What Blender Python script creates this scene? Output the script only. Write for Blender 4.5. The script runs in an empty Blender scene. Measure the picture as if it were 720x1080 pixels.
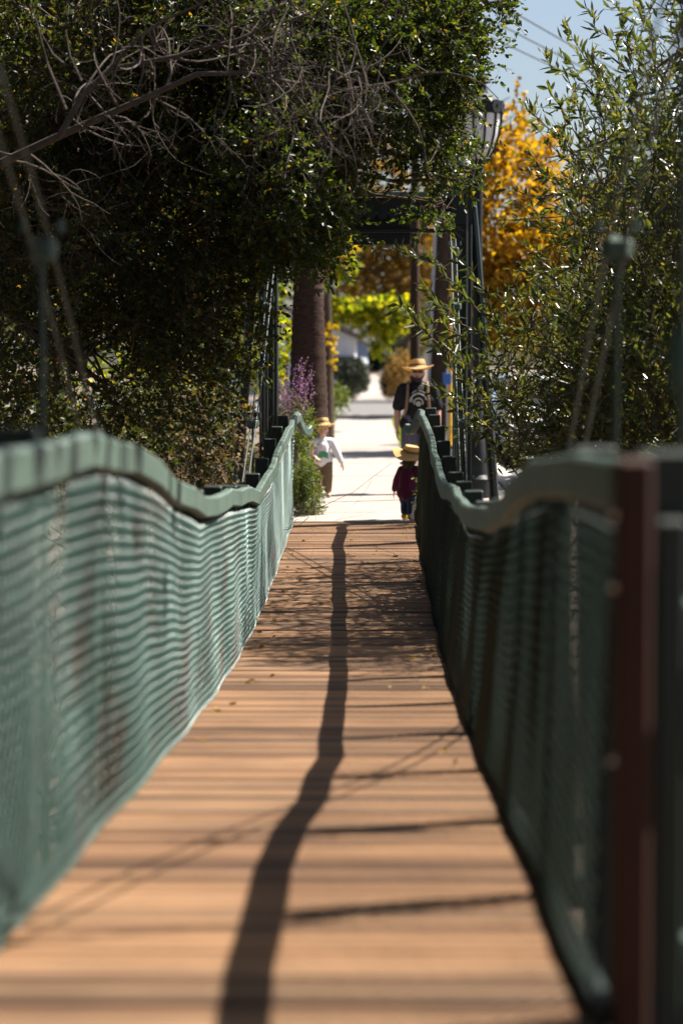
import bpy, math, random
import numpy as np
from mathutils import Vector, Matrix, noise

R = math.radians
rng = np.random.default_rng(7)
random.seed(7)
S = bpy.context.scene
COL = S.collection

# ------------------------------------------------------------------ camera
EYE = 1.66
F = 2550.0                                   # focal length in photo pixels (1080 high)
cam_d = bpy.data.cameras.new('camera')
cam = bpy.data.objects.new('camera', cam_d); COL.objects.link(cam)
cam_d.sensor_fit = 'VERTICAL'; cam_d.sensor_height = 36.0; cam_d.lens = 85.0
PITCH, YAW = R(3.478), R(0.786)
cam.location = (0, 0, EYE)
cam.rotation_euler = (R(90) - PITCH, 0, YAW)
cam_d.clip_start = 0.05; cam_d.clip_end = 3000
cam_d.dof.use_dof = True
cam_d.dof.focus_distance = 20.5
cam_d.dof.aperture_fstop = 1.8
cam_d.dof.aperture_blades = 0
S.camera = cam

# ------------------------------------------------------------------ light
SUN = Vector((0.70, 0.33, 1.0)).normalized()  # towards the sun
w = bpy.data.worlds.new('World'); S.world = w; w.use_nodes = True
nt = w.node_tree
sky = nt.nodes.new('ShaderNodeTexSky'); sky.sky_type = 'NISHITA'; sky.sun_disc = False
sky.sun_elevation = math.asin(SUN.z); sky.sun_rotation = math.atan2(SUN.x, SUN.y)
sky.air_density = .9; sky.dust_density = 2.2; sky.ozone_density = 1.0; sky.altitude = 0
bg = nt.nodes['Background']; bg.inputs['Strength'].default_value = 0.05
nt.links.new(sky.outputs[0], bg.inputs['Color'])
sun_d = bpy.data.lights.new('sun', 'SUN'); sun_d.energy = 5.0; sun_d.angle = R(0.45)
sun_d.color = (1.0, 0.93, 0.83)
sun = bpy.data.objects.new('sun', sun_d); COL.objects.link(sun)
sun.rotation_euler = SUN.to_track_quat('Z', 'Y').to_euler(); sun.location = (10, 5, 20)
vs = S.view_settings
vs.view_transform = 'Standard'; vs.look = 'None'; vs.exposure = 1.5; vs.gamma = 1.0; vs.use_curve_mapping = False
S.cycles.max_bounces = 6; S.cycles.diffuse_bounces = 2; S.cycles.transparent_max_bounces = 8
S.cycles.sample_clamp_indirect = 6.0
S.cycles.use_denoising = True

# ------------------------------------------------------------------ helpers
def P(px, py, Y):
    """World point seen near photo pixel (px,py) at depth Y (design aid for real positions)."""
    k = Y / F
    return Vector(((px - 395) * k, Y, EYE + (385 - py) * k))

class MB:
    def __init__(s): s.v = []; s.f = []; s.m = []
    def add(s, vs, fs, mi=0):
        o = len(s.v); s.v.extend([tuple(p) for p in vs])
        for f in fs: s.f.append(tuple(i + o for i in f)); s.m.append(mi)
        return s
    def box(s, c, d, rot=None, mi=0, bev=0.0):
        hx, hy, hz = d[0] / 2, d[1] / 2, d[2] / 2
        if bev <= 0:
            vs = [Vector((x * hx, y * hy, z * hz)) for x in (-1, 1) for y in (-1, 1) for z in (-1, 1)]
            fs = [(0, 1, 3, 2), (4, 6, 7, 5), (0, 4, 5, 1), (2, 3, 7, 6), (0, 2, 6, 4), (1, 5, 7, 3)]
        else:
            b = min(bev, hx * .9, hy * .9, hz * .9)
            vs = []; idx = {}
            for x in (-1, 1):
                for y in (-1, 1):
                    for z in (-1, 1):
                        for a in range(3):
                            p = [x * (hx - b), y * (hy - b), z * (hz - b)]
                            p[a] += (x, y, z)[a] * b
                            idx[(x, y, z, a)] = len(vs); vs.append(Vector(p))
            fs = []
            for a in range(3):
                o1, o2 = [k for k in range(3) if k != a]
                for sg in (-1, 1):
                    q = []
                    for u, v in ((-1, -1), (1, -1), (1, 1), (-1, 1)):
                        t = [0, 0, 0]; t[a] = sg; t[o1] = u; t[o2] = v; q.append(idx[(*t, a)])
                    fs.append(tuple(q))
            for a in range(3):
                b1, b2 = [k for k in range(3) if k != a]
                for u in (-1, 1):
                    for v in (-1, 1):
                        t0 = [0, 0, 0]; t1 = [0, 0, 0]; t0[a] = -1; t1[a] = 1
                        for t in (t0, t1): t[b1] = u; t[b2] = v
                        fs.append((idx[(*t0, b1)], idx[(*t1, b1)], idx[(*t1, b2)], idx[(*t0, b2)]))
            for x in (-1, 1):
                for y in (-1, 1):
                    for z in (-1, 1): fs.append(tuple(idx[(x, y, z, a)] for a in range(3)))
        c = Vector(c)
        if rot is not None: vs = [rot @ p for p in vs]
        return s.add([p + c for p in vs], fs, mi)
    def tube(s, pts, rad, n=8, mi=0, cap=True):
        pts = [Vector(p) for p in pts]; m = len(pts)
        if not hasattr(rad, '__len__'): rad = [rad] * m
        vs = []; fs = []
        prev = None
        for i, p in enumerate(pts):
            t = (pts[min(i + 1, m - 1)] - pts[max(i - 1, 0)])
            if t.length < 1e-9: t = Vector((0, 0, 1))
            t.normalize()
            if prev is None:
                a = Vector((0, 0, 1)) if abs(t.z) < .9 else Vector((1, 0, 0))
                u = t.cross(a).normalized()
            else:
                u = (prev - t * prev.dot(t))
                u = u.normalized() if u.length > 1e-6 else t.orthogonal().normalized()
            prev = u; v = t.cross(u)
            for k in range(n):
                an = 2 * math.pi * k / n
                vs.append(p + (u * math.cos(an) + v * math.sin(an)) * rad[i])
        for i in range(m - 1):
            for k in range(n):
                k2 = (k + 1) % n
                fs.append((i * n + k, i * n + k2, (i + 1) * n + k2, (i + 1) * n + k))
        if cap: fs.append(tuple(range(n - 1, -1, -1))); fs.append(tuple(range((m - 1) * n, m * n)))
        return s.add(vs, fs, mi)
    def lathe(s, prof, c=(0, 0, 0), n=20, mi=0, rot=None):
        vs = []; fs = []; c = Vector(c); m = len(prof)
        for r, z in prof:
            for k in range(n):
                a = 2 * math.pi * k / n
                p = Vector((r * math.cos(a), r * math.sin(a), z))
                vs.append((rot @ p if rot is not None else p) + c)
        for i in range(m - 1):
            for k in range(n):
                k2 = (k + 1) % n
                fs.append((i * n + k, i * n + k2, (i + 1) * n + k2, (i + 1) * n + k))
        fs.append(tuple(range(n - 1, -1, -1))); fs.append(tuple(range((m - 1) * n, m * n)))
        return s.add(vs, fs, mi)
    def ell(s, c, r, n=14, m=9, rot=None, mi=0):
        vs = []; fs = []; c = Vector(c)
        for i in range(m + 1):
            th = math.pi * (.02 + .96 * i / m)
            for k in range(n):
                a = 2 * math.pi * k / n
                p = Vector((r[0] * math.sin(th) * math.cos(a), r[1] * math.sin(th) * math.sin(a), -r[2] * math.cos(th)))
                vs.append((rot @ p if rot is not None else p) + c)
        for i in range(m):
            for k in range(n):
                k2 = (k + 1) % n
                fs.append((i * n + k, i * n + k2, (i + 1) * n + k2, (i + 1) * n + k))
        fs.append(tuple(range(n - 1, -1, -1))); fs.append(tuple(range(m * n, (m + 1) * n)))
        return s.add(vs, fs, mi)
    def cone(s, p0, r0, p1, r1, n=12):
        """capsule with two radii"""
        p0, p1 = Vector(p0), Vector(p1); d = p1 - p0; L = d.length
        if L < 1e-6: return s.ell(p0, (r0,) * 3)
        d.normalize(); pts = []; rs = []
        for k in range(4):
            a = math.pi / 2 * k / 4
            pts.append(p0 - d * r0 * math.cos(a)); rs.append(max(r0 * math.sin(a), r0 * .05))
        pts.append(p0); rs.append(r0); pts.append(p1); rs.append(r1)
        for k in range(1, 5):
            a = math.pi / 2 * k / 4
            pts.append(p1 + d * r1 * math.sin(a)); rs.append(max(r1 * math.cos(a), r1 * .05))
        return s.tube(pts, rs, n)
    def prism(s, poly, y0, y1, mi=0, axis='y'):
        """polygon in (x,z) swept along y (or (y,z) swept along x)"""
        n = len(poly)
        if axis == 'y': vs = [Vector((x, y0, z)) for x, z in poly] + [Vector((x, y1, z)) for x, z in poly]
        else: vs = [Vector((y0, y, z)) for y, z in poly] + [Vector((y1, y, z)) for y, z in poly]
        fs = [tuple(range(n)), tuple(range(2 * n - 1, n - 1, -1))]
        for i in range(n): j = (i + 1) % n; fs.append((i, i + n, j + n, j))
        return s.add(vs, fs, mi)
    def mesh(s, name, smooth=True):
        me = bpy.data.meshes.new(name); me.from_pydata(s.v, [], s.f); me.update()
        if len(set(s.m)) > 1: me.polygons.foreach_set('material_index', s.m)
        if smooth:
            me.polygons.foreach_set('use_smooth', [True] * len(s.f))
            try: me.set_sharp_from_angle(angle=R(35))
            except Exception: pass
        return me
    def build(s, name, mat, parent=None, smooth=True):
        return link(name, s.mesh(name, smooth), mat, parent)

def link(name, me, mat, parent=None):
    o = bpy.data.objects.new(name, me); COL.objects.link(o)
    for m in (mat if isinstance(mat, (list, tuple)) else [mat]): me.materials.append(m)
    if parent is not None:
        o.parent = parent                       # children are modelled in world space
        o.matrix_parent_inverse = parent.matrix_world.inverted()
    return o

def tag(o, label, cat, group=None, kind=None):
    if label: o['label'] = label
    if cat: o['category'] = cat
    if group: o['group'] = group
    if kind: o['kind'] = kind
    return o

def thing(name, label, cat, loc=(0, 0, 0), group=None):
    o = bpy.data.objects.new(name, None); COL.objects.link(o); o.location = loc
    o.empty_display_size = .1
    o.matrix_world = Matrix.Translation(Vector(loc))
    return tag(o, label, cat, group)

def raw_mesh(name, v, quads, mat, parent=None, smooth=False):
    """fast mesh from numpy arrays: v (n,3), quads (m,4)"""
    me = bpy.data.meshes.new(name)
    n, m = len(v), len(quads)
    me.vertices.add(n); me.vertices.foreach_set('co', np.asarray(v, np.float32).ravel())
    me.loops.add(m * 4); me.loops.foreach_set('vertex_index', np.asarray(quads, np.int32).ravel())
    me.polygons.add(m); me.polygons.foreach_set('loop_start', np.arange(0, m * 4, 4, dtype=np.int32))
    me.polygons.foreach_set('loop_total', np.full(m, 4, np.int32))
    if smooth: me.polygons.foreach_set('use_smooth', np.ones(m, bool))
    me.update(calc_edges=True)
    return link(name, me, mat, parent)

# ------------------------------------------------------------------ materials
def mat(name): 
    m = bpy.data.materials.new(name); m.use_nodes = True
    return m, m.node_tree, m.node_tree.nodes['Principled BSDF']

def ramp(nt, fac, stops):
    r = nt.nodes.new('ShaderNodeValToRGB')
    while len(r.color_ramp.elements) < len(stops): r.color_ramp.elements.new(.5)
    for e, (p, c) in zip(r.color_ramp.elements, stops): e.position = p; e.color = (*c, 1)
    nt.links.new(fac, r.inputs[0]); return r.outputs[0]

def noise_fac(nt, scale, detail=4, vec=None, rough=.55, stretch=None):
    tc = nt.nodes.new('ShaderNodeTexCoord'); n = nt.nodes.new('ShaderNodeTexNoise')
    n.inputs['Scale'].default_value = scale; n.inputs['Detail'].default_value = detail
    n.inputs['Roughness'].default_value = rough
    src = tc.outputs['Object']
    if stretch:
        mp = nt.nodes.new('ShaderNodeMapping'); mp.inputs['Scale'].default_value = stretch
        nt.links.new(src, mp.inputs[0]); src = mp.outputs[0]
    nt.links.new(src, n.inputs['Vector'])
    return n.outputs['Fac']

def bump(nt, fac, b, strength=.3, dist=.01):
    n = nt.nodes.new('ShaderNodeBump'); n.inputs['Strength'].default_value = strength
    n.inputs['Distance'].default_value = dist
    nt.links.new(fac, n.inputs['Height']); nt.links.new(n.outputs[0], b.inputs['Normal'])

def simple(name, c, rough=.6, var=.25, scale=6, metal=0.0, spec=.5, bmp=.0, stretch=None, c2=None):
    m, nt, b = mat(name)
    f = noise_fac(nt, scale, 5, stretch=stretch)
    lo = tuple(x * (1 - var) for x in c); hi = c2 or tuple(min(1, x * (1 + var)) for x in c)
    nt.links.new(ramp(nt, f, [(.3, lo), (.7, hi)]), b.inputs['Base Color'])
    b.inputs['Roughness'].default_value = rough; b.inputs['Metallic'].default_value = metal
    b.inputs['Specular IOR Level'].default_value = spec
    if bmp: bump(nt, f, b, bmp)
    return m

def leafmat(name, stops, trans=.35, tmul=(1.6, 1.7, .6), rough=.4, spec=.5):
    m, nt, b = mat(name)
    g = nt.nodes.new('ShaderNodeNewGeometry')
    c = ramp(nt, g.outputs['Random Per Island'], stops)
    nt.links.new(c, b.inputs['Base Color'])
    b.inputs['Roughness'].default_value = rough; b.inputs['Specular IOR Level'].default_value = spec
    t = nt.nodes.new('ShaderNodeBsdfTranslucent')
    mx = nt.nodes.new('ShaderNodeMix'); mx.data_type = 'RGBA'; mx.blend_type = 'MULTIPLY'
    mx.inputs['Factor'].default_value = 1; nt.links.new(c, mx.inputs[6]); mx.inputs[7].default_value = (*tmul, 1)
    nt.links.new(mx.outputs[2], t.inputs['Color'])
    sh = nt.nodes.new('ShaderNodeMixShader'); sh.inputs[0].default_value = trans
    nt.links.new(b.outputs[0], sh.inputs[1]); nt.links.new(t.outputs[0], sh.inputs[2])
    nt.links.new(sh.outputs[0], nt.nodes['Material Output'].inputs['Surface'])
    return m

def planks_mat():
    m, nt, b = mat('deck_wood')
    g = nt.nodes.new('ShaderNodeNewGeometry')
    base = ramp(nt, g.outputs['Random Per Island'], [(0, (.05, .028, .015)), (.18, (.115, .063, .033)), (.4, (.205, .114, .059)), (.7, (.265, .155, .085)), (.88, (.185, .122, .075)), (1, (.075, .041, .023))])
    f = noise_fac(nt, 3.0, 8, stretch=(1.2, 22, 22), rough=.65)
    gr = ramp(nt, f, [(.25, (.16, .14, .13)), (.44, (.85, .84, .83)), (.75, (1.28, 1.25, 1.2))])
    f2 = noise_fac(nt, 1.1, 4)
    st = ramp(nt, f2, [(.35, (.72, .68, .66)), (.62, (1.05, 1.02, .98))])
    def mul(a, c):
        x = nt.nodes.new('ShaderNodeMix'); x.data_type = 'RGBA'; x.blend_type = 'MULTIPLY'; x.inputs['Factor'].default_value = 1
        nt.links.new(a, x.inputs[6]); nt.links.new(c, x.inputs[7]); return x.outputs[2]
    nt.links.new(mul(mul(base, gr), st), b.inputs['Base Color'])
    b.inputs['Roughness'].default_value = .75; b.inputs['Specular IOR Level'].default_value = .25
    bump(nt, f, b, .5, .004)
    return m

def worn_paint(name, c, chip, rough=.5, thr=.6, scale=7):
    m, nt, b = mat(name)
    f = noise_fac(nt, scale, 8, rough=.7); f2 = noise_fac(nt, 1.6, 4)
    lo = tuple(x * .75 for x in c)
    a = ramp(nt, f2, [(.35, lo), (.65, c)])
    k = ramp(nt, f, [(thr, (0, 0, 0)), (thr + .07, (1, 1, 1))])
    x = nt.nodes.new('ShaderNodeMix'); x.data_type = 'RGBA'
    nt.links.new(k, x.inputs['Factor']); nt.links.new(a, x.inputs[6]); x.inputs[7].default_value = (*chip, 1)
    nt.links.new(x.outputs[2], b.inputs['Base Color'])
    b.inputs['Roughness'].default_value = rough
    bump(nt, f, b, .25, .003)
    return m

M = {}
M['deck'] = planks_mat()
M['cap'] = worn_paint('cap_paint', (.075, .12, .095), (.13, .15, .13), .55, .58)
M['post'] = worn_paint('post_paint', (.007, .018, .014), (.03, .028, .024), .55, .66)
M['wire_lit_tone'] = simple('lit_tone_green_vinyl', (.066, .155, .130), .30, .3, 9, spec=1.0)  # left fence copy of the green vinyl, sunlit brightness put into the colour
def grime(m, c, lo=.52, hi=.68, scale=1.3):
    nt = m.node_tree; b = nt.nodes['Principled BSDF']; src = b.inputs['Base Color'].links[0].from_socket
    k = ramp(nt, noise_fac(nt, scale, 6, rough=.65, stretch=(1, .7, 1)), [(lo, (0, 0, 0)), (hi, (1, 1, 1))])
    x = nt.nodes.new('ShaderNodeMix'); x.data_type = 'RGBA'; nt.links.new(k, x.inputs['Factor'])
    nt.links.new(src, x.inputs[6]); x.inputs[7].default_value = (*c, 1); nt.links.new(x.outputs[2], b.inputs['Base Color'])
grime(M['wire_lit_tone'], (.065, .040, .024))
M['wire'] = simple('shade_tone_green_vinyl', (.006, .020, .015), .5, .25, 9, spec=.2)  # right fence copy of the same vinyl, its shade put into the colour
M['cable'] = worn_paint('cable_paint', (.085, .105, .095), (.08, .065, .055), .45, .62)
M['rod'] = worn_paint('rod_paint', (.04, .06, .04), (.08, .06, .03), .5, .6)
M['iron'] = worn_paint('iron_paint', (.006, .016, .016), (.02, .025, .022), .4, .66)
M['rust'] = worn_paint('rust_post', (.05, .013, .005), (.03, .012, .008), .8, .6)
M['black'] = simple('black_iron', (.010, .012, .015), .55, .3, spec=.3)
M['frost'] = simple('frosted_glass', (.72, .74, .76), .35, .05)
M['concrete'] = simple('concrete', (.33, .29, .26), .85, .12, 2.5, spec=.2)
M['asphalt'] = simple('asphalt', (.15, .145, .14), .9, .15, 4, spec=.2)
M['dirt'] = simple('dirt', (.15, .118, .095), .95, .4, 1.3, spec=.1)
M['kerb'] = simple('kerb_concrete', (.42, .40, .37), .85, .15, 5, spec=.2)
M['bark'] = simple('bark', (.09, .065, .048), .9, .5, 14, spec=.15, bmp=.6, stretch=(3, 3, .6))
M['twig'] = simple('grey_twig', (.095, .076, .065), .85, .35, 9, spec=.2)
M['palm'] = simple('palm_bark', (.045, .028, .022), .95, .45, 9, spec=.1, bmp=.8, stretch=(1, 1, 5))
M['pole'] = simple('pole_wood', (.05, .034, .026), .9, .35, 10, spec=.1, stretch=(4, 4, .4))
M['conduit'] = simple('grey_conduit', (.36, .36, .38), .5, .1)
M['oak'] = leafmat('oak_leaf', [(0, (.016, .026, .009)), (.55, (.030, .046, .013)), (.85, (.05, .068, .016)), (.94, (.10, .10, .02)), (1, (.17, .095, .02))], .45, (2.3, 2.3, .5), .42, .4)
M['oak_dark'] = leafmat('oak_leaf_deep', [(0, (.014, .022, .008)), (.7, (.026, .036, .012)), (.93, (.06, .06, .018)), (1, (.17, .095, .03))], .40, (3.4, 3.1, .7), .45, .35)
M['willow'] = leafmat('willow_leaf', [(0, (.018, .028, .009)), (.5, (.032, .046, .015)), (.85, (.055, .066, .024)), (1, (.10, .095, .04))], .46, (3.3, 2.9, .9), .28, .8)
M['gold'] = leafmat('golden_leaf', [(0, (.14, .075, .010)), (.4, (.34, .20, .012)), (.75, (.46, .30, .018)), (1, (.12, .10, .02))], .55, (1.7, 1.5, .4), .6, .3)
M['lime'] = leafmat('lime_leaf', [(0, (.05, .08, .012)), (.5, (.14, .18, .018)), (1, (.30, .26, .02))], .6, (2.2, 2.1, .5), .6, .3)
M['far'] = leafmat('far_leaf', [(0, (.028, .044, .022)), (.6, (.05, .07, .033)), (1, (.085, .10, .04))], .3, (1.6, 1.6, .6), .6, .3)
M['hedge'] = leafmat('hedge_leaf', [(0, (.012, .02, .012)), (.7, (.025, .036, .02)), (1, (.05, .06, .03))], .2, (1.4, 1.4, .6), .6, .3)
M['bush'] = leafmat('shrub_leaf', [(0, (.035, .055, .016)), (.5, (.075, .11, .025)), (1, (.17, .19, .05))], .4, (1.8, 1.8, .6), .5, .4)
M['dry'] = leafmat('dry_leaf', [(0, (.07, .055, .035)), (.6, (.13, .10, .065)), (1, (.20, .12, .04))], .35, (1.3, 1.2, .8), .7, .2)
M['purple'] = leafmat('purple_bloom', [(0, (.16, .06, .16)), (.6, (.30, .14, .30)), (1, (.28, .20, .16))], .4, (1.4, 1.2, 1.4), .6, .2)
M['grass'] = leafmat('grass_blade', [(0, (.09, .14, .02)), (1, (.24, .27, .04))], .45, (1.6, 1.7, .6), .5, .3)
M['tan'] = leafmat('tan_leaf', [(0, (.16, .10, .03)), (1, (.34, .21, .07))], .35, (1.4, 1.3, .6), .6, .2)
M['skin'] = simple('skin', (.52, .27, .19), .5, .08, 20)
M['skin_boy'] = simple('skin_child', (.60, .34, .24), .5, .08, 20)
M['straw'] = leafmat('straw', [(0, (.52, .38, .16)), (1, (.56, .42, .19))], .36, (1.5, 1.25, .55), .7, .3)
M['blackcloth'] = simple('black_cotton', (.014, .014, .016), .85, .2, 30, spec=.2)
M['print'] = simple('cream_print', (.42, .40, .34), .8, .2, 30)
M['strap'] = simple('brown_strap', (.20, .12, .065), .7, .2, 30)
M['shorts'] = simple('slate_shorts', (.085, .075, .11), .85, .2, 30)
M['beard'] = simple('dark_hair', (.022, .014, .010), .7, .3, 60)
M['plum'] = simple('plum_knit', (.085, .013, .042), .85, .25, 60, spec=.2)
M['jean'] = simple('blue_denim', (.035, .055, .12), .85, .25, 60, spec=.2)
M['white'] = simple('white_cotton', (.68, .66, .68), .85, .06, 30, spec=.2)
M['lav'] = simple('lavender_cloth', (.50, .46, .60), .85, .1, 30)
M['brownpant'] = simple('brown_trousers', (.16, .105, .062), .85, .25, 40, spec=.2)
M['yellow'] = simple('yellow_plastic', (.62, .36, .03), .5, .1)
M['orange'] = simple('orange_plastic', (.70, .25, .05), .5, .1)
M['red'] = simple('red_paint', (.48, .03, .03), .5, .1)
M['blue'] = simple('blue_paint', (.05, .15, .45), .5, .1)
M['greenprint'] = simple('green_print', (.06, .26, .12), .8, .15, 40)
M['housewhite'] = simple('pale_stucco', (.60, .62, .66), .9, .05, 3)
M['houseblue'] = simple('blue_siding', (.20, .28, .42), .8, .1, 3)
M['roof'] = simple('roof_shingle', (.12, .10, .09), .9, .3, 8)
M['glass'] = simple('dark_glass', (.03, .035, .04), .08, .1, spec=.8)
M['carwhite'] = simple('car_white', (.72, .73, .75), .25, .03, spec=.6)
M['carblue'] = simple('car_blue', (.16, .24, .34), .25, .05, spec=.6)
M['tyre'] = simple('tyre_rubber', (.02, .02, .02), .85, .2)
M['chrome'] = simple('wheel_metal', (.55, .55, .57), .3, .05, metal=.9)
M['stone'] = simple('pale_stone', (.55, .52, .47), .9, .15, 8)

# ------------------------------------------------------------------ bridge profile
Y_END = 25.5
_dk = np.array([(-2, -1.08), (0, -1.13), (4.84, -1.32), (5.6, -1.36), (7, -1.43), (8.8, -1.55), (11.3, -1.70), (15.3, -1.86), (17.5, -1.85), (21.4, -1.79), (25.5, -1.665)])
_dp = np.polyfit(_dk[:, 0], _dk[:, 1], 5)
def deck_z(y): return EYE + np.polyval(_dp, y)
POST_Y = [6.4 + 1.55 * k for k in range(-5, 13)]
_cl = [(-3, -.05), (4, -.17), (5.5, -.18), (7.35, -.20), (8.2, -.25), (9.3, -.36), (10.1, -.46), (11.7, -.64), (14, -.72), (17.3, -.88), (19.8, -.85), (21.6, -.70), (25.5, -.52), (27, -.50)]
_cr = [(-3, -.1), (4.7, -.19), (6.2, -.22), (7.6, -.33), (8.8, -.47), (10.5, -.62), (12.1, -.72), (13.9, -.75), (17, -.79), (19.6, -.70), (23, -.51), (25.5, -.45), (27, -.44)]
XL, XR = -0.85, 0.43
def cap_z(side, y):
    c = _cl if side < 0 else _cr
    return EYE + np.interp(y, [a for a, _ in c], [b for _, b in c])

# ------------------------------------------------------------------ setting: terrain, paths, streets
def smooth01(a, b, x):
    t = np.clip((x - a) / (b - a), 0, 1); return t * t * (3 - 2 * t)
def ground_z(x, y):
    x = np.asarray(x, float); y = np.asarray(y, float)
    rav = smooth01(26.4, 20.0, y) * smooth01(-4.0, 3.0, y)
    z = -4.2 * rav + .25 * rav * np.sin(x * 1.7) * np.cos(y * .9) - .02
    side = smooth01(1.3, 4.0, np.abs(x + .3)) * smooth01(24, 27, y) * smooth01(70, 40, y)
    return z + .06 * side * np.sin(x * 2.1 + y * .7)
xs = np.concatenate([np.linspace(-900, -40, 16), np.linspace(-36, 36, 121), np.linspace(40, 900, 16)])
ys = np.concatenate([np.linspace(-60, -6, 10), np.linspace(-5, 40, 121), np.linspace(43, 200, 40), np.linspace(230, 1800, 14)])
GX, GY = np.meshgrid(xs, ys)
gv = np.stack([GX.ravel(), GY.ravel(), ground_z(GX, GY).ravel()], 1)
nx = len(xs); ii = np.arange(len(ys) - 1)[:, None] * nx + np.arange(nx - 1)[None]
gq = np.stack([ii, ii + 1, ii + nx + 1, ii + nx], -1).reshape(-1, 4)
g = raw_mesh('ground', gv, gq, M['dirt'], smooth=True); tag(g, None, None, kind='structure')

def slab(name, x0, x1, y0, y1, ztop, m, th=.12, joints=None):
    b = MB()
    if joints:
        y = y0; jr = random.Random(3)
        while y < y1 - .01:
            ye = min(y + joints, y1)
            b.box(((x0 + x1) / 2, (y + ye) / 2, ztop - th / 2 + jr.uniform(-.004, .004)), (x1 - x0, ye - y - .014, th), bev=.006)
            y = ye
    else: b.box(((x0 + x1) / 2, (y0 + y1) / 2, ztop - th / 2), (x1 - x0, y1 - y0, th), bev=.01)
    return tag(b.build(name, m, smooth=False), None, None, kind='structure')
slab('sidewalk', -1.15, .52, Y_END + .04, 74.0, .012, M['concrete'], joints=1.5)
slab('far_sidewalk', -.95, .5, 108.0, 420.0, .02, M['concrete'], joints=6)
slab('cross_street', -120, 120, 76.0, 106.0, .0, M['asphalt'], th=.1)
slab('side_street', 1.98, 11.5, 27.5, 76.0, .0, M['asphalt'], th=.1)
slab('side_path', 1.05, 1.72, 28.0, 75.0, .016, M['concrete'], joints=1.5)
slab('kerb', -30, 1.7, 75.7, 75.95, .11, M['kerb'], th=.2)
slab('kerb', 1.76, 1.95, 27.5, 75.0, .11, M['kerb'], th=.2)
slab('kerb', -60, 60, 106.1, 106.35, .11, M['kerb'], th=.2)

# ------------------------------------------------------------------ footbridge
bridge = thing('footbridge', 'narrow suspension footbridge with a sagging brown plank deck between green mesh fences', 'bridge', (-.21, 12, deck_z(12)))
b = MB(); pr = random.Random(11); y = -1.6
while y < Y_END - .02:
    wd = .096; yc = y + wd / 2
    sl = math.atan(float((deck_z(yc + .05) - deck_z(yc - .05)) / .1))
    rot = Matrix.Rotation(sl + pr.uniform(-.006, .006), 3, 'X') @ Matrix.Rotation(pr.uniform(-.004, .004), 3, 'Z')
    b.box(((XL + XR) / 2 + pr.uniform(-.01, .01), yc, float(deck_z(yc)) - .02 + pr.uniform(-.002, .002)), (XR - XL + .10, wd - .010, .04), rot, bev=.005)
    y += wd
b.build('deck', M['deck'], bridge, smooth=False)
for xx in (XL + .12, XR - .12):
    yy = np.linspace(-1.6, Y_END, 40)
    s_ = MB()
    for i in range(39):
        y0, y1 = yy[i], yy[i + 1]
        z0, z1 = float(deck_z(y0)) - .115, float(deck_z(y1)) - .115
        a = math.atan2(z1 - z0, y1 - y0)
        s_.box((xx, (y0 + y1) / 2, (z0 + z1) / 2), (.07, math.hypot(y1 - y0, z1 - z0), .14), Matrix.Rotation(a, 3, 'X'))
    s_.build('stringer', M['post'], bridge, smooth=False)
fb0 = None
for i, py in enumerate(POST_Y):
    if py < 3: continue
    z = float(deck_z(py)) - .245
    if fb0 is None:
        fb0 = MB().box((0, 0, 0), (2.1, .10, .11), bev=.008).build('floor_beam', M['post'], bridge)
        ob = fb0
    else:
        ob = fb0.copy(); COL.objects.link(ob); ob.parent = bridge; ob.matrix_parent_inverse = fb0.matrix_parent_inverse.copy()
    ob.location = (-.21, py, z)

CZ = [(-2, 5.0), (2, 3.3), (5, 1.8), (6.4, 1.05), (7.95, .46), (9.5, -.52), (11.05, -1.15), (12.6, -1.62), (14.3, -1.80), (15.7, -1.70), (17.2, -1.38), (19, -.88), (21, -.28), (23, .40), (25.75, 1.50)]
def cable_z(y): return EYE + np.interp(y, [a for a, _ in CZ], [c for _, c in CZ])
def cable_zs(y): return np.mean([cable_z(y + d) for d in (-.8, -.4, 0, .4, .8)], 0)
def cable_x(side, y):
    if side < 0: return np.interp(y, [0, 8, 13, 18, 25.75], [-1.15, -1.06, -1.0, -.985, -1.02])
    return np.interp(y, [0, 8, 13, 18, 25.75], [.86, .76, .67, .655, .80])
for side in (-1, 1):
    for off in (0, 1):
        yy = np.linspace(-2, 25.75, 70)
        pts = [(float(cable_x(side, y_)) + side * .05 * off, y_, float(cable_zs(y_)) - .05 * off) for y_ in yy]
        MB().tube(pts, .0062, 8).build('main_cable', M['cable'], bridge)
    for py in POST_Y:
        if py < 5.5 or py > 25.4: continue
        zc = float(cable_zs(py)); zt = float(cap_z(side, py)); xc = float(cable_x(side, py)) + side * .03
        zb = float(deck_z(py)) - .2
        xb = (XL - .13) if side < 0 else (XR + .17)
        h = MB()
        top = Vector((xc, py, zc)); bot = Vector((xc if zc > zt else xb + side * .07, py, zb))
        for d in (-.022, .022): h.tube([top + Vector((0, d, 0)), bot + Vector((0, d, 0))], .0095, 6)
        hg = h.build('hanger', M['rod'], bridge)
        MB().box((xc, py, zc - .02), (.10, .08, .085), bev=.02).tube([(xc - .06, py, zc + .035), (xc - .06, py, zc + .075)], .016, 6).tube([(xc + .06, py, zc + .035), (xc + .06, py, zc + .075)], .016, 6).build('clamp', M['cap'], hg)
        if zc - zt > .3 and py < 9:
            p = top.lerp(bot, .40)
            MB().tube([p + Vector((0, 0, z_)) for z_ in (-.1, -.06, .06, .1)], [.02, .034, .034, .02], 10).build('turnbuckle', M['cap'], hg)

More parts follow.
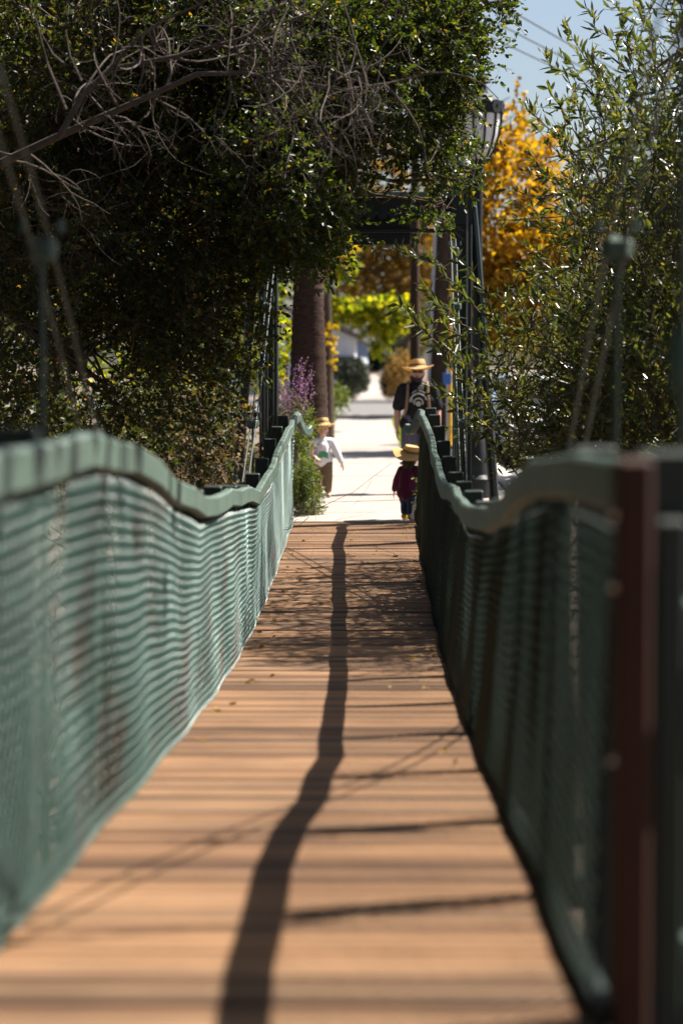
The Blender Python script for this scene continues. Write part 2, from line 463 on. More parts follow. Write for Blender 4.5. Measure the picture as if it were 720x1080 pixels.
# ------------------------------------------------------------------ mesh fences
def fence(side, label, y0, y1):
    fx = XL if side < 0 else XR
    root = thing('mesh_fence', label, 'fence', (fx, (y0 + y1) / 2, float(deck_z((y0 + y1) / 2))))
    fr = random.Random(5 + side)
    lean = 0.0 if side < 0 else .05
    def xw(y_, v):                                # fence plane: wobble between posts
        ph = ((y_ - POST_Y[0]) / 1.55)
        k = np.floor(ph).astype(int)
        amp = np.array([.5, .9, -.3, .8, .2, 1.0, -.5, .7, 1.0, .3, -.4, .9, .6, 1., -.2, .7, .4, .8, .5, .5])[np.clip(k, 0, 19)]
        bul = amp * np.sin(np.pi * (ph - k)) ** 2 * np.sin(np.pi * np.clip(v * .9 + .05, 0, 1))
        return fx + side * (.015 * bul + lean * v) + .006 * np.sin(y_ * 3.1 + v * 4)
    # chain-link wires
    wv = .0415; K = 25
    J = int((y1 - y0) / wv)
    j = np.arange(J)[:, None]; k2 = np.arange(2 * K + 1)[None]
    kk = k2 // 2
    def upos(k): return (j + ((k + j) % 2)) * wv + y0
    u = np.where(k2 % 2 == 0, upos(kk), (upos(kk) + upos(kk + 1)) / 2)
    dep = np.where(k2 % 2 == 0, 0.0, np.where((kk + j) % 2 == 0, .0022, -.0022))
    v = k2 / (2.0 * K) + 0 * j
    zb = deck_z(u) + .012; zt = cap_z(side, u) - .135
    sag = .010 * np.sin(u * 2.03 + 1.0) * np.sin(np.pi * v) + .006 * np.sin(u * 5.1) * np.sin(np.pi * v)
    Pw = np.stack([xw(u, v) + dep, u, zb + (zt - zb) * v + sag], -1)       # J,2K+1,3
    T = np.gradient(Pw, axis=1); T /= np.linalg.norm(T, axis=-1, keepdims=True)
    A = np.cross(T, np.array([1., 0, 0])); A /= np.linalg.norm(A, axis=-1, keepdims=True)
    B = np.cross(T, A); r = .0021 if side < 0 else .0026; n = 4
    ring = np.stack([Pw + r * (A * math.cos(2 * math.pi * q / n) + B * math.sin(2 * math.pi * q / n)) for q in range(n)], 2)
    V = ring.reshape(-1, 3); Lk = 2 * K + 1
    base = (np.arange(J)[:, None, None] * Lk + np.arange(Lk - 1)[None, :, None]) * n
    q = np.arange(n)[None, None]; q2 = (q + 1) % n
    Q = np.stack([base + q, base + q2, base + n + q2, base + n + q], -1).reshape(-1, 4)
    raw_mesh('wire_mesh', V, Q, M['wire_lit_tone' if side < 0 else 'wire'], root, smooth=True)
    # top and bottom rails of the mesh
    yy = np.arange(y0, y1 + .01, .3)
    MB().tube([(float(xw(np.array(a), np.array(0.0))) + side * .012, a, float(deck_z(a)) + .03) for a in yy], .012, 6).build('bottom_rail', M['post'], root)
    tb_ = MB()
    for a, c_ in zip(yy, yy[1:]):
        za, zc_ = float(deck_z(a)) + .022, float(deck_z(c_)) + .022
        tb_.box((fx + side * .034, (a + c_) / 2, (za + zc_) / 2), (.022, .302, .055), Matrix.Rotation(math.atan2(zc_ - za, .3), 3, 'X'))
    tb_.build('toe_board', M['post'], root, smooth=False)
    # cap boards: straight pieces between the posts
    cp = MB(); ends = [y0] + [a for a in POST_Y if y0 + .2 < a < y1 - .2] + [y1]
    if side < 0: ends += [y1 + .55, y1 + 1.2]
    pts = []
    for a in ends:
        pts.append(Vector((fx + side * (.002 + lean) + fr.uniform(-.014, .014), a, float(cap_z(side, a)) - .055 + fr.uniform(-.018, .018))))
    half = []
    for p0, p1 in zip(pts, pts[1:]):              # two boards per bay give the uneven top line
        mid = p0.lerp(p1, .5); my = mid.y
        mid.z = float(cap_z(side, my)) - .055 + fr.uniform(-.018, .018); mid.x += fr.uniform(-.016, .016)
        half += [p0, mid]
    half.append(pts[-1])
    for p0, p1 in zip(half, half[1:]):
        d = p1 - p0
        rot = Matrix.Rotation(math.atan2(d.z, d.y), 3, 'X')
        rot = Matrix.Rotation(-math.atan2(d.x, d.y), 3, 'Z') @ rot
        cp.box((p0 + p1) / 2 + Vector((0, 0, fr.uniform(-.003, .003))), (.052, d.length + .010, .108), rot, bev=.010)
    cp.build('cap_rail', M['cap'], root, smooth=False)
    # curled end piece of the cap
    e = pts[-1]; ti = MB(); n_ = 7; pth = []
    for t in range(n_):
        s_ = t / (n_ - 1)
        pth.append(e + Vector((-side * .13 * s_, .06 + .30 * s_, -.21 * math.sin(s_ * math.pi / 2 * 1.15) + .06 * s_ * s_ * s_)))
    for p0, p1 in zip(pth, pth[1:]):
        d = p1 - p0
        rot = Matrix.Rotation(-math.atan2(d.x, d.y), 3, 'Z') @ Matrix.Rotation(math.atan2(d.z, math.hypot(d.x, d.y)), 3, 'X')
        ti.box((p0 + p1) / 2, (.066, d.length + .03, .088), rot, bev=.010)
    ti.build('rail_tail', M['cap'], root, smooth=False)
    # posts outside the mesh
    p0 = None
    for a in POST_Y:
        if a < y0 + .1 or a > y1 + .1: continue
        if p0 is None:
            p0 = MB().box((0, 0, -.70), (.11, .095, 1.42), bev=.008).build('fence_post', M['post'], root); o = p0
        else:
            o = p0.copy(); COL.objects.link(o); o.parent = root; o.matrix_parent_inverse = p0.matrix_parent_inverse.copy()
        o.location = (fx + side * (.098 + lean), a, float(cap_z(side, a)) + .012)
        o.rotation_euler = (fr.uniform(-.01, .01), side * -.02 + fr.uniform(-.01, .01), 0)
    return root
fl = fence(-1, 'sunlit pale green chain link fence with wavy cap rail along the left of the deck', -1.0, 25.4)
fr_ = fence(1, 'shaded dark green chain link fence with a rusty end post, right of the deck', 4.75, 25.4)
zt = float(cap_z(1, 4.75))
MB().box((XR + .075, 4.72, zt - .75), (.072, .075, 1.52), bev=.01).build('end_post', M['rust'], fr_)['label'] = 'rusty red brown end post'
ep = [c for c in fr_.children if c.name.startswith('end_post')][0]
for dz in (-.10, -.24, -.58, -1.12):
    MB().lathe([(.001, .009), (.006, .008), (.008, .004), (.009, 0), (.009, -.004)], (XR + .036, 4.70, zt + dz), 8, rot=Matrix.Rotation(R(-90), 3, 'Y')).build('bolt', M['chrome'], ep)
ob = MB().box((XR + .150, 4.76, zt - .86), (.06, .08, 1.5), bev=.008).build('brace_post', M['post'], fr_)
for dz in (-.30, -.97, -1.18):
    MB().box((XR + .28, 4.80, zt + dz), (.21, .07, .055), bev=.01).build('bracket', M['cap'], fr_)

# ------------------------------------------------------------------ tower portal
TY = 25.85
tower = thing('bridge_tower', 'dark green iron tower with crossbeam and hanging signboard at the far end of the deck', 'tower', (-.12, TY, 0))
for side, x in ((-1, -1.13), (1, .93)):
    c = MB(); top = 3.75
    c.box((x, TY, top / 2), (.20, .20, top), bev=.012)
    c.box((x, TY, .14), (.32, .32, .28), bev=.02)
    c.build('column', M['iron'], tower)
    cb = MB()
    cb.prism([(x + side * -.10, 3.15), (x + side * -.16, 3.55), (x + side * -.16, 3.72), (x + side * .16, 3.72), (x + side * .16, 3.55), (x + side * .10, 3.15)][::side], TY - .13, TY + .13)
    cb.lathe([(.13, 3.72), (.15, 3.76), (.12, 3.80), (.05, 3.90), (.02, 3.98)], (x, TY, 0), 12)
    cb.build('capital', M['iron'], tower)
    MB().tube([(x + side * .10, TY + .02, 3.45), (x + side * .17, TY + .02, 2.6), (x + side * .36, TY + .02, .05)], [.045, .05, .055], 8).build('buttress', M['iron'], tower)
    MB().tube([(x + side * .04, TY - .13, 3.3), (x + side * .04, TY - .13, .1)], .014, 6).build('conduit', M['cable'], tower)
bm_ = MB().box((-.10, TY, 3.35), (1.9, .14, .16), bev=.012)
for k in range(14):
    xx = -.92 + k * .125
    bm_.lathe([(.0, -.012), (.058, -.012), (.058, .012), (.0, .012)], (xx, TY - .085, 3.26), 12, rot=Matrix.Rotation(R(90), 3, 'X'))
bm_.build('crossbeam', M['iron'], tower)
MB().box((-.10, TY - .02, 3.47), (2.0, .24, .05), bev=.008).build('beam_cap', M['cap'], tower)
MB().box((-.10, TY, 3.085), (1.88, .05, .045), bev=.006).build('tie_bar', M['iron'], tower)
sg = MB().box((.07, TY + .02, 3.10), (.62, .045, .33), bev=.008).build('signboard', M['black'], tower)
MB().box((.07, TY + .02, 3.275), (.66, .07, .025), bev=.005).build('sign_trim', M['strap'], sg)
for x in (-.15, .29): MB().tube([(x, TY + .02, 3.25), (x, TY + .02, 3.40)], .008, 6).build('sign_chain', M['black'], sg)
tb = MB().box((-1.36, TY - .1, 1.13), (.36, .06, .055), bev=.006); tb.build('side_bracket', M['iron'], tower)
pier = MB().box((-.92, 25.62, .05), (.11, .12, .24), bev=.02); tag(pier.build('pier_block', M['stone']), 'small pale stone block at the foot of the left fence', 'block')

# ------------------------------------------------------------------ vegetation tools
def rot_any(n, r):
    v = r.normal(size=(n, 3)); return v / np.linalg.norm(v, axis=1, keepdims=True)

def leaves_mesh(name, pos, dirv, L, W, m, parent, r, fold=.35, shape=(.30, .72)):
    """6-point leaves folded along the midrib; pos/dirv (n,3), L/W (n,)"""
    n = len(pos)
    d = dirv / np.linalg.norm(dirv, axis=1, keepdims=True)
    a = rot_any(n, r); s = np.cross(d, a); s /= np.linalg.norm(s, axis=1, keepdims=True) + 1e-9
    up = np.cross(s, d)
    L = L[:, None]; W = W[:, None]
    bend = -.12 * L * up
    p0 = pos; pt = pos + d * L + bend
    la = pos + d * L * shape[0] + s * W * .5 + up * W * fold * .5; lb = pos + d * L * shape[1] + s * W * .40 + up * W * fold * .4 + bend * .5
    ra = pos + d * L * shape[0] - s * W * .5 + up * W * fold * .5; rb = pos + d * L * shape[1] - s * W * .40 + up * W * fold * .4 + bend * .5
    V = np.stack([p0, la, lb, pt, rb, ra], 1).reshape(-1, 3)
    o = (np.arange(n) * 6)[:, None]
    Q = np.concatenate([o + np.array([[0, 3, 2, 1]]), o + np.array([[0, 5, 4, 3]])], 1).reshape(-1, 4)
    return raw_mesh(name, V, Q, m, parent)

def sample_ell(ells, n, r, shell=.0):
    """ells: (cx,cy,cz,rx,ry,rz,density)"""
    E = np.array(ells, float)
    wgt = E[:, 3] * E[:, 4] * E[:, 5] * E[:, 6]; wgt /= wgt.sum()
    idx = r.choice(len(E), n, p=wgt)
    d = rot_any(n, r); rad = r.random(n) ** (1 / 3 * (1 - shell))
    p = E[idx, :3] + d * rad[:, None] * E[idx, 3:6]
    return p, d, idx

def clump_keep(p, r, scale, thr, seed):
    keep = np.array([noise.noise(Vector((float(a[0]) * scale + seed, float(a[1]) * scale, float(a[2]) * scale))) for a in p])
    return keep > thr

def twigged(ells, n_twigs, lpt, tl, r, droop=.0, bias=(0, 0, 0), clump=(1.2, -.12), seed=0., keep_fn=None, out=.6):
    p, d, idx = sample_ell(ells, n_twigs, r)
    k = clump_keep(p, r, clump[0], clump[1], seed); p = p[k]; d = d[k]; idx = idx[k]
    if keep_fn is not None:
        k = keep_fn(p, r); p = p[k]; d = d[k]; idx = idx[k]
    n = len(p)
    td = d * out + rot_any(n, r) * .7 + np.array(bias); td[:, 2] -= droop
    td /= np.linalg.norm(td, axis=1, keepdims=True)
    t = np.linspace(.05, 1, lpt)[None, :, None]
    ln = tl * (.6 + .8 * r.random((n, 1, 1)))
    pos = p[:, None] + td[:, None] * t * ln + np.array([0, 0, -1.]) * (t * t) * ln * droop * .5
    pos = pos + r.normal(size=pos.shape) * tl * .035
    ldir = td[:, None] * .75 + rot_any(n * lpt, r).reshape(n, lpt, 3) * .8
    ldir[..., 2] -= droop * .4
    tip = p + td * ln[:, 0] + np.array([0, 0, -1.]) * ln[:, 0] * droop * .5
    return pos.reshape(-1, 3), ldir.reshape(-1, 3), p, tip, idx

def curve_pts(a, b, r, n=5, wob=.12, sag=0.0):
    a, b = np.array(a, float), np.array(b, float); L = np.linalg.norm(b - a)
    t = np.linspace(0, 1, n)[:, None]
    w_ = r.normal(size=(n, 3)) * wob * L * np.sin(np.pi * t); pts = a + (b - a) * t + w_
    pts[:, 2] += sag * L * np.sin(np.pi * t[:, 0])
    return pts

def limbs(mb, base, fork, ells, r, r0, tw_p=None, tw_t=None, n_sub=20, twig_r=.004, every=1):
    """trunk to fork, a limb to every lobe, branches through the lobes, fine twigs under the leaves"""
    tp = curve_pts(base, fork, r, 6, .05)
    mb.tube(tp, np.linspace(r0, r0 * .72, 6), 10)
    for e in ells:
        c = np.array(e[:3]); lp = curve_pts(fork, c, r, 7, .07, .06)
        mb.tube(lp, np.linspace(r0 * .5, r0 * .14, 7) * (.35 if min(e[3:6]) < .45 else 1), 7)
        small = min(e[3:6]) < .45
        for q in range(4 if small else n_sub):
            s = lp[r.integers(5 if small else 3, 7)]; dd = rot_any(1, r)[0]
            en = c + dd * np.array(e[3:6]) * (.55 + .4 * r.random())
            bp = curve_pts(s, en, r, 6, .08)
            mb.tube(bp, np.linspace(.010 if small else r0 * .11, .004, 6), 5)
    if tw_p is not None:
        for a, c in zip(tw_p[::every], tw_t[::every]):
            st = a - (c - a) * .8
            mb.tube([st, a, c], [twig_r * 1.5, twig_r, twig_r * .5], 3, cap=False)

def px_ell(px, py, Y, rx, ry, ryd, dens=1.0):
    c = P(px, py, Y); k = Y / F
    return (c.x, c.y, c.z, rx * k, ryd, ry * k, dens)

# ------------------------------------------------------------------ big oak over the left side of the bridge
r = np.random.default_rng(21)
ELO = [px_ell(385, 85, 21.5, 90, 95, 1.5, 1.2), px_ell(455, 60, 21.5, 50, 70, 1.0, 1.2), px_ell(300, 185, 21, 75, 95, 1.5, 1.3),
       px_ell(442, 168, 22, 42, 34, .8, 1.3), px_ell(250, 60, 21.5, 130, 110, 1.8, 1.1), px_ell(495, -15, 21.5, 50, 45, 1.0, 1.1), px_ell(482, 40, 21.5, 22, 60, .5, .9), px_ell(462, 215, 22.6, 22, 20, .5, 1.2), px_ell(479, 122, 21.5, 19, 46, .5, 1.3), px_ell(490, 190, 22, 17, 15, .4, 1.3), px_ell(345, 250, 22, 22, 40, .5, 1.1)]
ELD = [px_ell(110, 60, 21.5, 180, 130, 2.0, 1.0), px_ell(130, 235, 21.5, 170, 120, 1.8, 1.0), px_ell(90, 390, 21.5, 160, 95, 1.6, .75), px_ell(215, 330, 21.5, 75, 75, 1.2, .7)]
oak = thing('oak_tree', 'large dark leafy oak overhanging the left fence and the far tower', 'tree', (-4.2, 22.5, float(ground_z(-4.2, 22.5))))
pos, ld, tp, tt, _ = twigged(ELO, 7600, 13, .26, r, .10, clump=(1.6, -.16), seed=3.3)
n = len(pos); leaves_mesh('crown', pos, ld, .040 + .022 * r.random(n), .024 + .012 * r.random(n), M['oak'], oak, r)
p2, l2, tp2, tt2, _ = twigged(ELD, 7200, 12, .28, r, .12, clump=(1.3, -.14), seed=9.1)
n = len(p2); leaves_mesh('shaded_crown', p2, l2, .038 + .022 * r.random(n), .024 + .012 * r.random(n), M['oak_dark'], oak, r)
UP = [(-2.6, 22.5, 6.2, 3.2, 2.2, 1.5, 1), (-5.5, 22.5, 4.6, 2.4, 2.4, 2.6, 1), (-.2, 22.8, 5.9, 1.6, 1.8, 1.1, 1), (-5., 24.5, 2.2, 2.6, 1.5, 2.0, .8), (-3.4, 23.8, 3.2, 2.2, .9, 2.2, 1.)]
p3, l3, _, _, _ = twigged(UP, 3200, 9, .4, r, .05, clump=(.8, -.2), seed=1.7)
n = len(p3); leaves_mesh('upper_crown', p3, l3, .07 + .05 * r.random(n), .05 + .03 * r.random(n), M['oak_dark'], oak, r)
# unseen foliage added over and beside the bridge to block sky light, clear of the sun
def blocker_keep(p, r_):
    h = p[:, 2] + .16
    return (p[:, 0] < -2.7 + .70 * h) & ((p[:, 2] - EYE > .185 * p[:, 1] + .5) | (p[:, 0] < -4.6) | (p[:, 1] < -4)) & ((p[:, 1] < 12.5) | (p[:, 0] < -4.6))
SKY_BLOCK = [(-3.5, 0, 6.5, 5.0, 8, 1.6, 1), (-2.5, 9, 6.6, 5.2, 7, 1.5, 1), (-2.8, 17, 7.4, 5.0, 5, 1.6, 1), (1.6, 3, 7.6, 2.8, 9, 1.0, 1), (1.6, 13, 8.0, 2.8, 6, 1.0, 1), (-7.2, 6, .8, 2.0, 11, 5.6, 1.6), (-5.2, 13, 2.6, 1.2, 3.5, 2.4, .8), (0, -8.5, 2.5, 6, 2, 5.5, 1.4)]
p4, l4, _, _, _ = twigged(SKY_BLOCK, 15000, 9, .8, r, .05, clump=(.5, -.35), seed=4.4, keep_fn=blocker_keep)
n = len(p4); leaves_mesh('sky_blocker', p4, l4, .20 + .10 * r.random(n), .13 + .06 * r.random(n), M['oak_dark'], oak, r)
tb = MB(); limbs(tb, (-4.2, 22.5, float(ground_z(-4.2, 22.5)) - .2), (-3.7, 22.4, 2.6), ELO + ELD + UP[:2], r, .24, np.concatenate([tp, tp2]), np.concatenate([tt, tt2]), 14, .0035, 2)
tb.tube([(-3.7, 22.4, 2.6), (-4.3, 21.6, 5.8), (-3.6, 14, 7.0), (-2.6, 6, 7.0), (-2.6, -4, 6.9)], [.17, .15, .12, .09, .04], 8)  # limb added to carry the unseen sky-blocking foliage
tb.build('trunk', M['bark'], oak)

# bare grey branch in front of the oak
def grow(mb, a, dirv, L, rad, depth, r, curl=.35, grav=.0):
    n = 7; p = np.array(a, float); d = np.array(dirv, float); d /= np.linalg.norm(d)
    pts = [p.copy()]; ax = rot_any(1, r)[0]
    for i in range(n - 1):
        d = d + np.cross(ax, d) * curl * .35 + r.normal(size=3) * .12; d[2] -= grav; d /= np.linalg.norm(d)
        p = p + d * L / (n - 1); pts.append(p.copy())
    rd = np.linspace(rad, rad * .35, n)
    mb.tube(pts, rd, 5 if rad < .006 else 7)
    if depth > 0:
        for k in range(2 + int(r.integers(0, 3))):
            i = int(r.integers(1, n)); dd = d * .5 + rot_any(1, r)[0] * .9; dd[2] -= grav
            grow(mb, pts[i], dd, L * (.45 + .3 * r.random()), rd[i] * .6, depth - 1, r, curl, grav)
YB = 16.5
bare = MB(); r = np.random.default_rng(5)
A = [P(*q, YB + dy) for q, dy in (((-120, 215), .6), ((0, 175), .3), ((65, 145), .1), ((150, 108), 0), ((210, 81), -.1), ((260, 80), -.1), ((310, 90), 0), ((360, 98), .1), ((412, 90), .2))]
Bq = [P(*q, YB) for q in ((65, 145), (90, 102), (118, 76), (190, 62), (250, 46), (285, 32), (330, 18))]
Cq = [P(*q, YB) for q in ((118, 76), (145, 45), (175, 25), (215, 8), (240, -25))]
bare.tube(A, [.036, .031, .027, .022, .018, .014, .011, .008, .005], 9)
bare.tube(Bq, [.024, .021, .018, .014, .011, .008, .005], 8); bare.tube(Cq, [.014, .012, .010, .008, .005], 7)
for pts_, nn, Lm in ((A, 26, .9), (Bq, 22, .8), (Cq, 9, .6)):
    for k in range(nn):
        i = int(r.integers(1, len(pts_))); j = max(i - 1, 0); q = pts_[j].lerp(pts_[i], r.random())
        dd = np.array((r.uniform(-.2, 1.0), r.uniform(-.4, .4), r.uniform(-1, .8)))
        grow(bare, q, dd, Lm * r.uniform(.5, 1.1), .0095, 2, r, .6, .03)
for k in range(26):                                        # hanging tangle at the tip
    px, py = r.uniform(270, 405), r.uniform(35, 105)
    grow(bare, P(px, py, YB + r.uniform(-.3, .3)), (r.uniform(-.3, .5), r.uniform(-.3, .3), -1), r.uniform(.35, .75), .006, 2, r, .9, .04)
for a_, b_ in (((40, 20), (72, 118)), ((72, 35), (88, 88)), ((52, 48), (72, 72))):
    bare.tube([P(*b_, YB), P((a_[0] + b_[0]) / 2 - 4, (a_[1] + b_[1]) / 2, YB), P(*a_, YB)], [.013, .010, .005], 6)
low = P(-120, 215, YB + .6)
bare.tube([(-5.2, 17.2, float(ground_z(-5.2, 17.2)) - .1), (-5.0, 17.1, .5), (-4.4, 17.1, 1.9), low], [.08, .07, .055, .036], 10)
tag(bare.build('bare_branches', M['twig']), 'leafless grey tree limb with twisted twigs, in front of the dark oak at upper left', 'branch')

# bare brushwood below the oak
brush = MB(); r = np.random.default_rng(8)
for k in range(60):
    px = r.uniform(120, 268); Yb = r.uniform(22.6, 24.6); q = P(px, 520, Yb)
    q.z = float(ground_z(q.x, q.y))
    grow(brush, q, (r.uniform(-.5, .5), r.uniform(-.2, .2), 1), r.uniform(1.4, 2.4), r.uniform(.010, .026), 3, r, .5, -.02)
bs = thing('bare_bush', 'tangled leafless bush with brown twigs beside the left tower column', 'bush', (-1.7, 23.6, float(ground_z(-1.7, 23.6))))
brush.build('stem', M['twig'], bs)
pp, ll, _, _, _ = twigged([(-1.9, 23.8, .6, .9, .9, .9, 1)], 340, 5, .2, r, .1)
n = len(pp); leaves_mesh('foliage', pp, ll, .05 + .02 * r.random(n), .03 + .01 * r.random(n), M['dry'], bs, r)

# ------------------------------------------------------------------ willow on the right
r = np.random.default_rng(33)
EW = [px_ell(690, 190, 19, 80, 130, 3.4, 1.0), px_ell(640, 270, 19.5, 75, 110, 3.4, 1.0), px_ell(600, 400, 20, 75, 100, 3.0, 1.0), px_ell(700, 420, 18.5, 90, 130, 3.0, 1.0),
      px_ell(725, 60, 19, 55, 90, 2.6, .4), px_ell(545, 420, 21.5, 40, 65, 1.4, .8), px_ell(770, 250, 18, 70, 260, 3.0, .7), px_ell(720, 600, 17, 80, 130, 3, .7), px_ell(560, 340, 22, 40, 50, 1.5, .6), px_ell(615, 160, 20, 36, 55, 1.5, .3)]
wil = thing('willow', 'tall willow with narrow glossy leaves leaning over the right fence', 'tree', (3.2, 19.5, float(ground_z(3.2, 19.5))))
def wkeep(p, r_):
    h = p[:, 2] + .16
    lx = p[:, 0] - .70 * h
    over = (lx > -.95) & (lx < .45)
    ly = p[:, 1] - .33 * h
    band = (ly > 13.2) & (ly < 16.6)
    return ~(over & (r_.random(len(p)) < np.where(band, .45, .86)))
pos, ld, tp, tt, _ = twigged(EW, 7800, 11, .42, r, .02, (-.15, 0, .45), clump=(1.5, -.2), seed=5.2, keep_fn=wkeep, out=.35)
# long sprays reaching up and out past the crown
SP = [((560, 120), (640, 230)), ((592, 30), (655, 160)), ((615, 15), (670, 120)), ((662, -10), (690, 90)), ((575, 95), (630, 190)), ((558, 165), (625, 255)),
      ((420, 322), (500, 420)), ((432, 268), (505, 330)), ((395, 262), (470, 285)), ((445, 345), (510, 430)), ((452, 405), (520, 455)), ((600, 70), (660, 190)), ((570, 60), (645, 190)),
      ((430, 330), (505, 370)), ((480, 270), (530, 350)), ((640, 5), (690, 110)), ((700, -5), (710, 90)), ((585, 150), (640, 240)),
      ((500, 380), (560, 480)), ((468, 360), (530, 450)), ((478, 430), (545, 500)), ((520, 330), (560, 450)), ((445, 300), (500, 400)),
      ((510, 430), (560, 510)), ((460, 320), (525, 380)), ((525, 400), (570, 500)), ((620, 60), (660, 180)), ((650, 30), (680, 150))]
LOWR = [(5.5, 2, .2, 1.8, 7, 2.6, 1), (5.4, 11, .4, 1.8, 5, 2.6, 1), (6.5, 6, 2.2, 1.6, 8, 2.4, .8)]  # unseen low foliage added right of the bridge to block sky light
po, lo, _, _, _ = twigged(LOWR, 4200, 9, .7, r, .05, clump=(.6, -.3), seed=6.2, keep_fn=lambda p, r_: (p[:, 0] - .70 * (p[:, 2] + .16) > 1.25) & (p[:, 0] > 2.4)); low_p, low_l = po, lo
sp_pos = []; sp_dir = []
for (t_, b_) in SP:
    Ys = r.uniform(18.5, 22); a = np.array(P(*b_, Ys)); c = np.array(P(*t_, Ys + r.uniform(-.4, .4)))
    cv = curve_pts(a, c, r, 8, .035, .06); MB().tube(cv, np.linspace(.008, .002, 8), 4).build('spray', M['bark'], wil)
    L = np.linalg.norm(c - a); nl = int(L / .020)
    for tt_ in np.linspace(.05, 1, nl):
        x = tt_ * 7; i = min(int(x), 6); q = cv[i] + (cv[i + 1] - cv[i]) * (x - i); dv = (cv[i + 1] - cv[i]); dv /= np.linalg.norm(dv)
        sp_pos.append(q); sp_dir.append(dv * .7 + rot_any(1, r)[0] * .75)
pos = np.concatenate([pos, np.array(sp_pos)]); ld = np.concatenate([ld, np.array(sp_dir)])
n = len(pos); big = np.where(np.arange(n) >= n - len(sp_pos), 1.22, 1.0); leaves_mesh('crown', pos, ld, big * (.062 + .060 * r.random(n)), big * (.017 + .013 * r.random(n)), M['willow'], wil, r, .25, (.35, .7))
n = len(low_p); leaves_mesh('side_blocker', low_p, low_l, .14 + .08 * r.random(n), .05 + .03 * r.random(n), M['willow'], wil, r)
tb = MB()
for bx, by, fx, fy, fz in ((3.2, 19.5, 2.6, 19.2, .6), (2.4, 21, 2.0, 21, .0), (3.6, 17.5, 3.0, 17.6, .5)):
    if tb.v: tb.build('trunk', M['bark'], wil); tb = MB()
    limbs(tb, (bx, by, float(ground_z(bx, by)) - .2), (fx, fy, fz), [e for e in EW if abs(e[1] - by) < 2.2], r, .09, n_sub=8)
tb.build('trunk', M['bark'], wil); tb = MB()
for a, c in zip(tp[::1], tt[::1]): tb.tube([a - (c - a) * .6, a, c], [.005, .004, .0015], 3, cap=False)
tb.build('twigs', M['bark'], wil)['kind'] = 'stuff'

# ------------------------------------------------------------------ simple trees and shrubs
def tree(name, label, cat, base, fork, ells, n_tw, lpt, tl, ll, lw, m, seed, r0=.14, group=None, droop=.05, clump=(.7, -.1), bark='bark', n_sub=10, stem='trunk', leaf='crown'):
    r = np.random.default_rng(seed)
    o = thing(name, label, cat, base, group)
    p, d, a, c, _ = twigged(ells, n_tw, lpt, tl, r, droop, clump=clump, seed=seed * 1.37)
    n = len(p); leaves_mesh(leaf, p, d, ll * (.75 + .5 * r.random(n)), lw * (.75 + .5 * r.random(n)), m, o, r)
    tb = MB(); limbs(tb, base, fork, ells, r, r0, a, c, n_sub, min(.01, tl * .015), 3)
    tb.build(stem, M[bark], o); return o

tree('golden_tree', 'tall golden orange autumn tree behind the lamp post', 'tree', (1.55, 47, 0), (1.9, 46.5, 2.9),
     [px_ell(535, 220, 46, 55, 80, 1.6, 1), px_ell(560, 300, 46, 60, 60, 1.6, 1), px_ell(520, 300, 46, 40, 70, 1.5, 1), px_ell(528, 140, 46, 26, 36, .8, .35), px_ell(590, 250, 46, 50, 60, 1.5, .9)], 2300, 11, .45, .11, .085, M['gold'], 4, .16, clump=(1.0, -.12))
tree('amber_tree', 'brown and amber autumn tree seen through the tower portal', 'tree', (1.0, 76, 0), (1.0, 76, 2.4),
     [px_ell(400, 285, 76, 60, 40, 1.6, 1), px_ell(440, 260, 76, 50, 60, 1.6, 1), px_ell(370, 240, 76, 60, 50, 1.6, 1), px_ell(420, 200, 76, 70, 60, 1.6, .8), px_ell(450, 330, 76, 16, 40, .8, .8)], 1700, 11, .5, .13, .10,
     leafmat('amber_leaf', [(0, (.06, .04, .014)), (.5, (.17, .10, .02)), (.85, (.32, .20, .02)), (1, (.42, .28, .03))], .5, (1.5, 1.3, .6), .6, .3), 6, .16, clump=(.8, -.15))
tree('lime_tree', 'bright yellow green tree hanging low over the far sidewalk', 'tree', (-1.9, 61, 0), (-1.8, 61, 2.8),
     [px_ell(357, 272, 61, 12, 22, .8, 1), px_ell(368, 322, 61, 22, 6, 1.0, 1.4), px_ell(415, 330, 61, 16, 12, 1.0, 1), px_ell(398, 350, 61, 6, 14, .4, 1), px_ell(390, 320, 61, 22, 8, 1.0, 1)], 620, 11, .28, .14, .09, M['lime'], 8, .15, clump=(.9, -.15), droop=.5)
tree('young_lime_tree', 'yellow green tree standing behind the left tower column', 'tree', (-4.6, 40, 0), (-4.4, 40, 1.4),
     [px_ell(265, 350, 40, 40, 60, 1.2, 1), px_ell(200, 380, 40, 50, 45, 1.4, .7), px_ell(115, 420, 40, 60, 40, 1.4, .5)], 700, 10, .4, .10, .07, M['lime'], 9, .1)
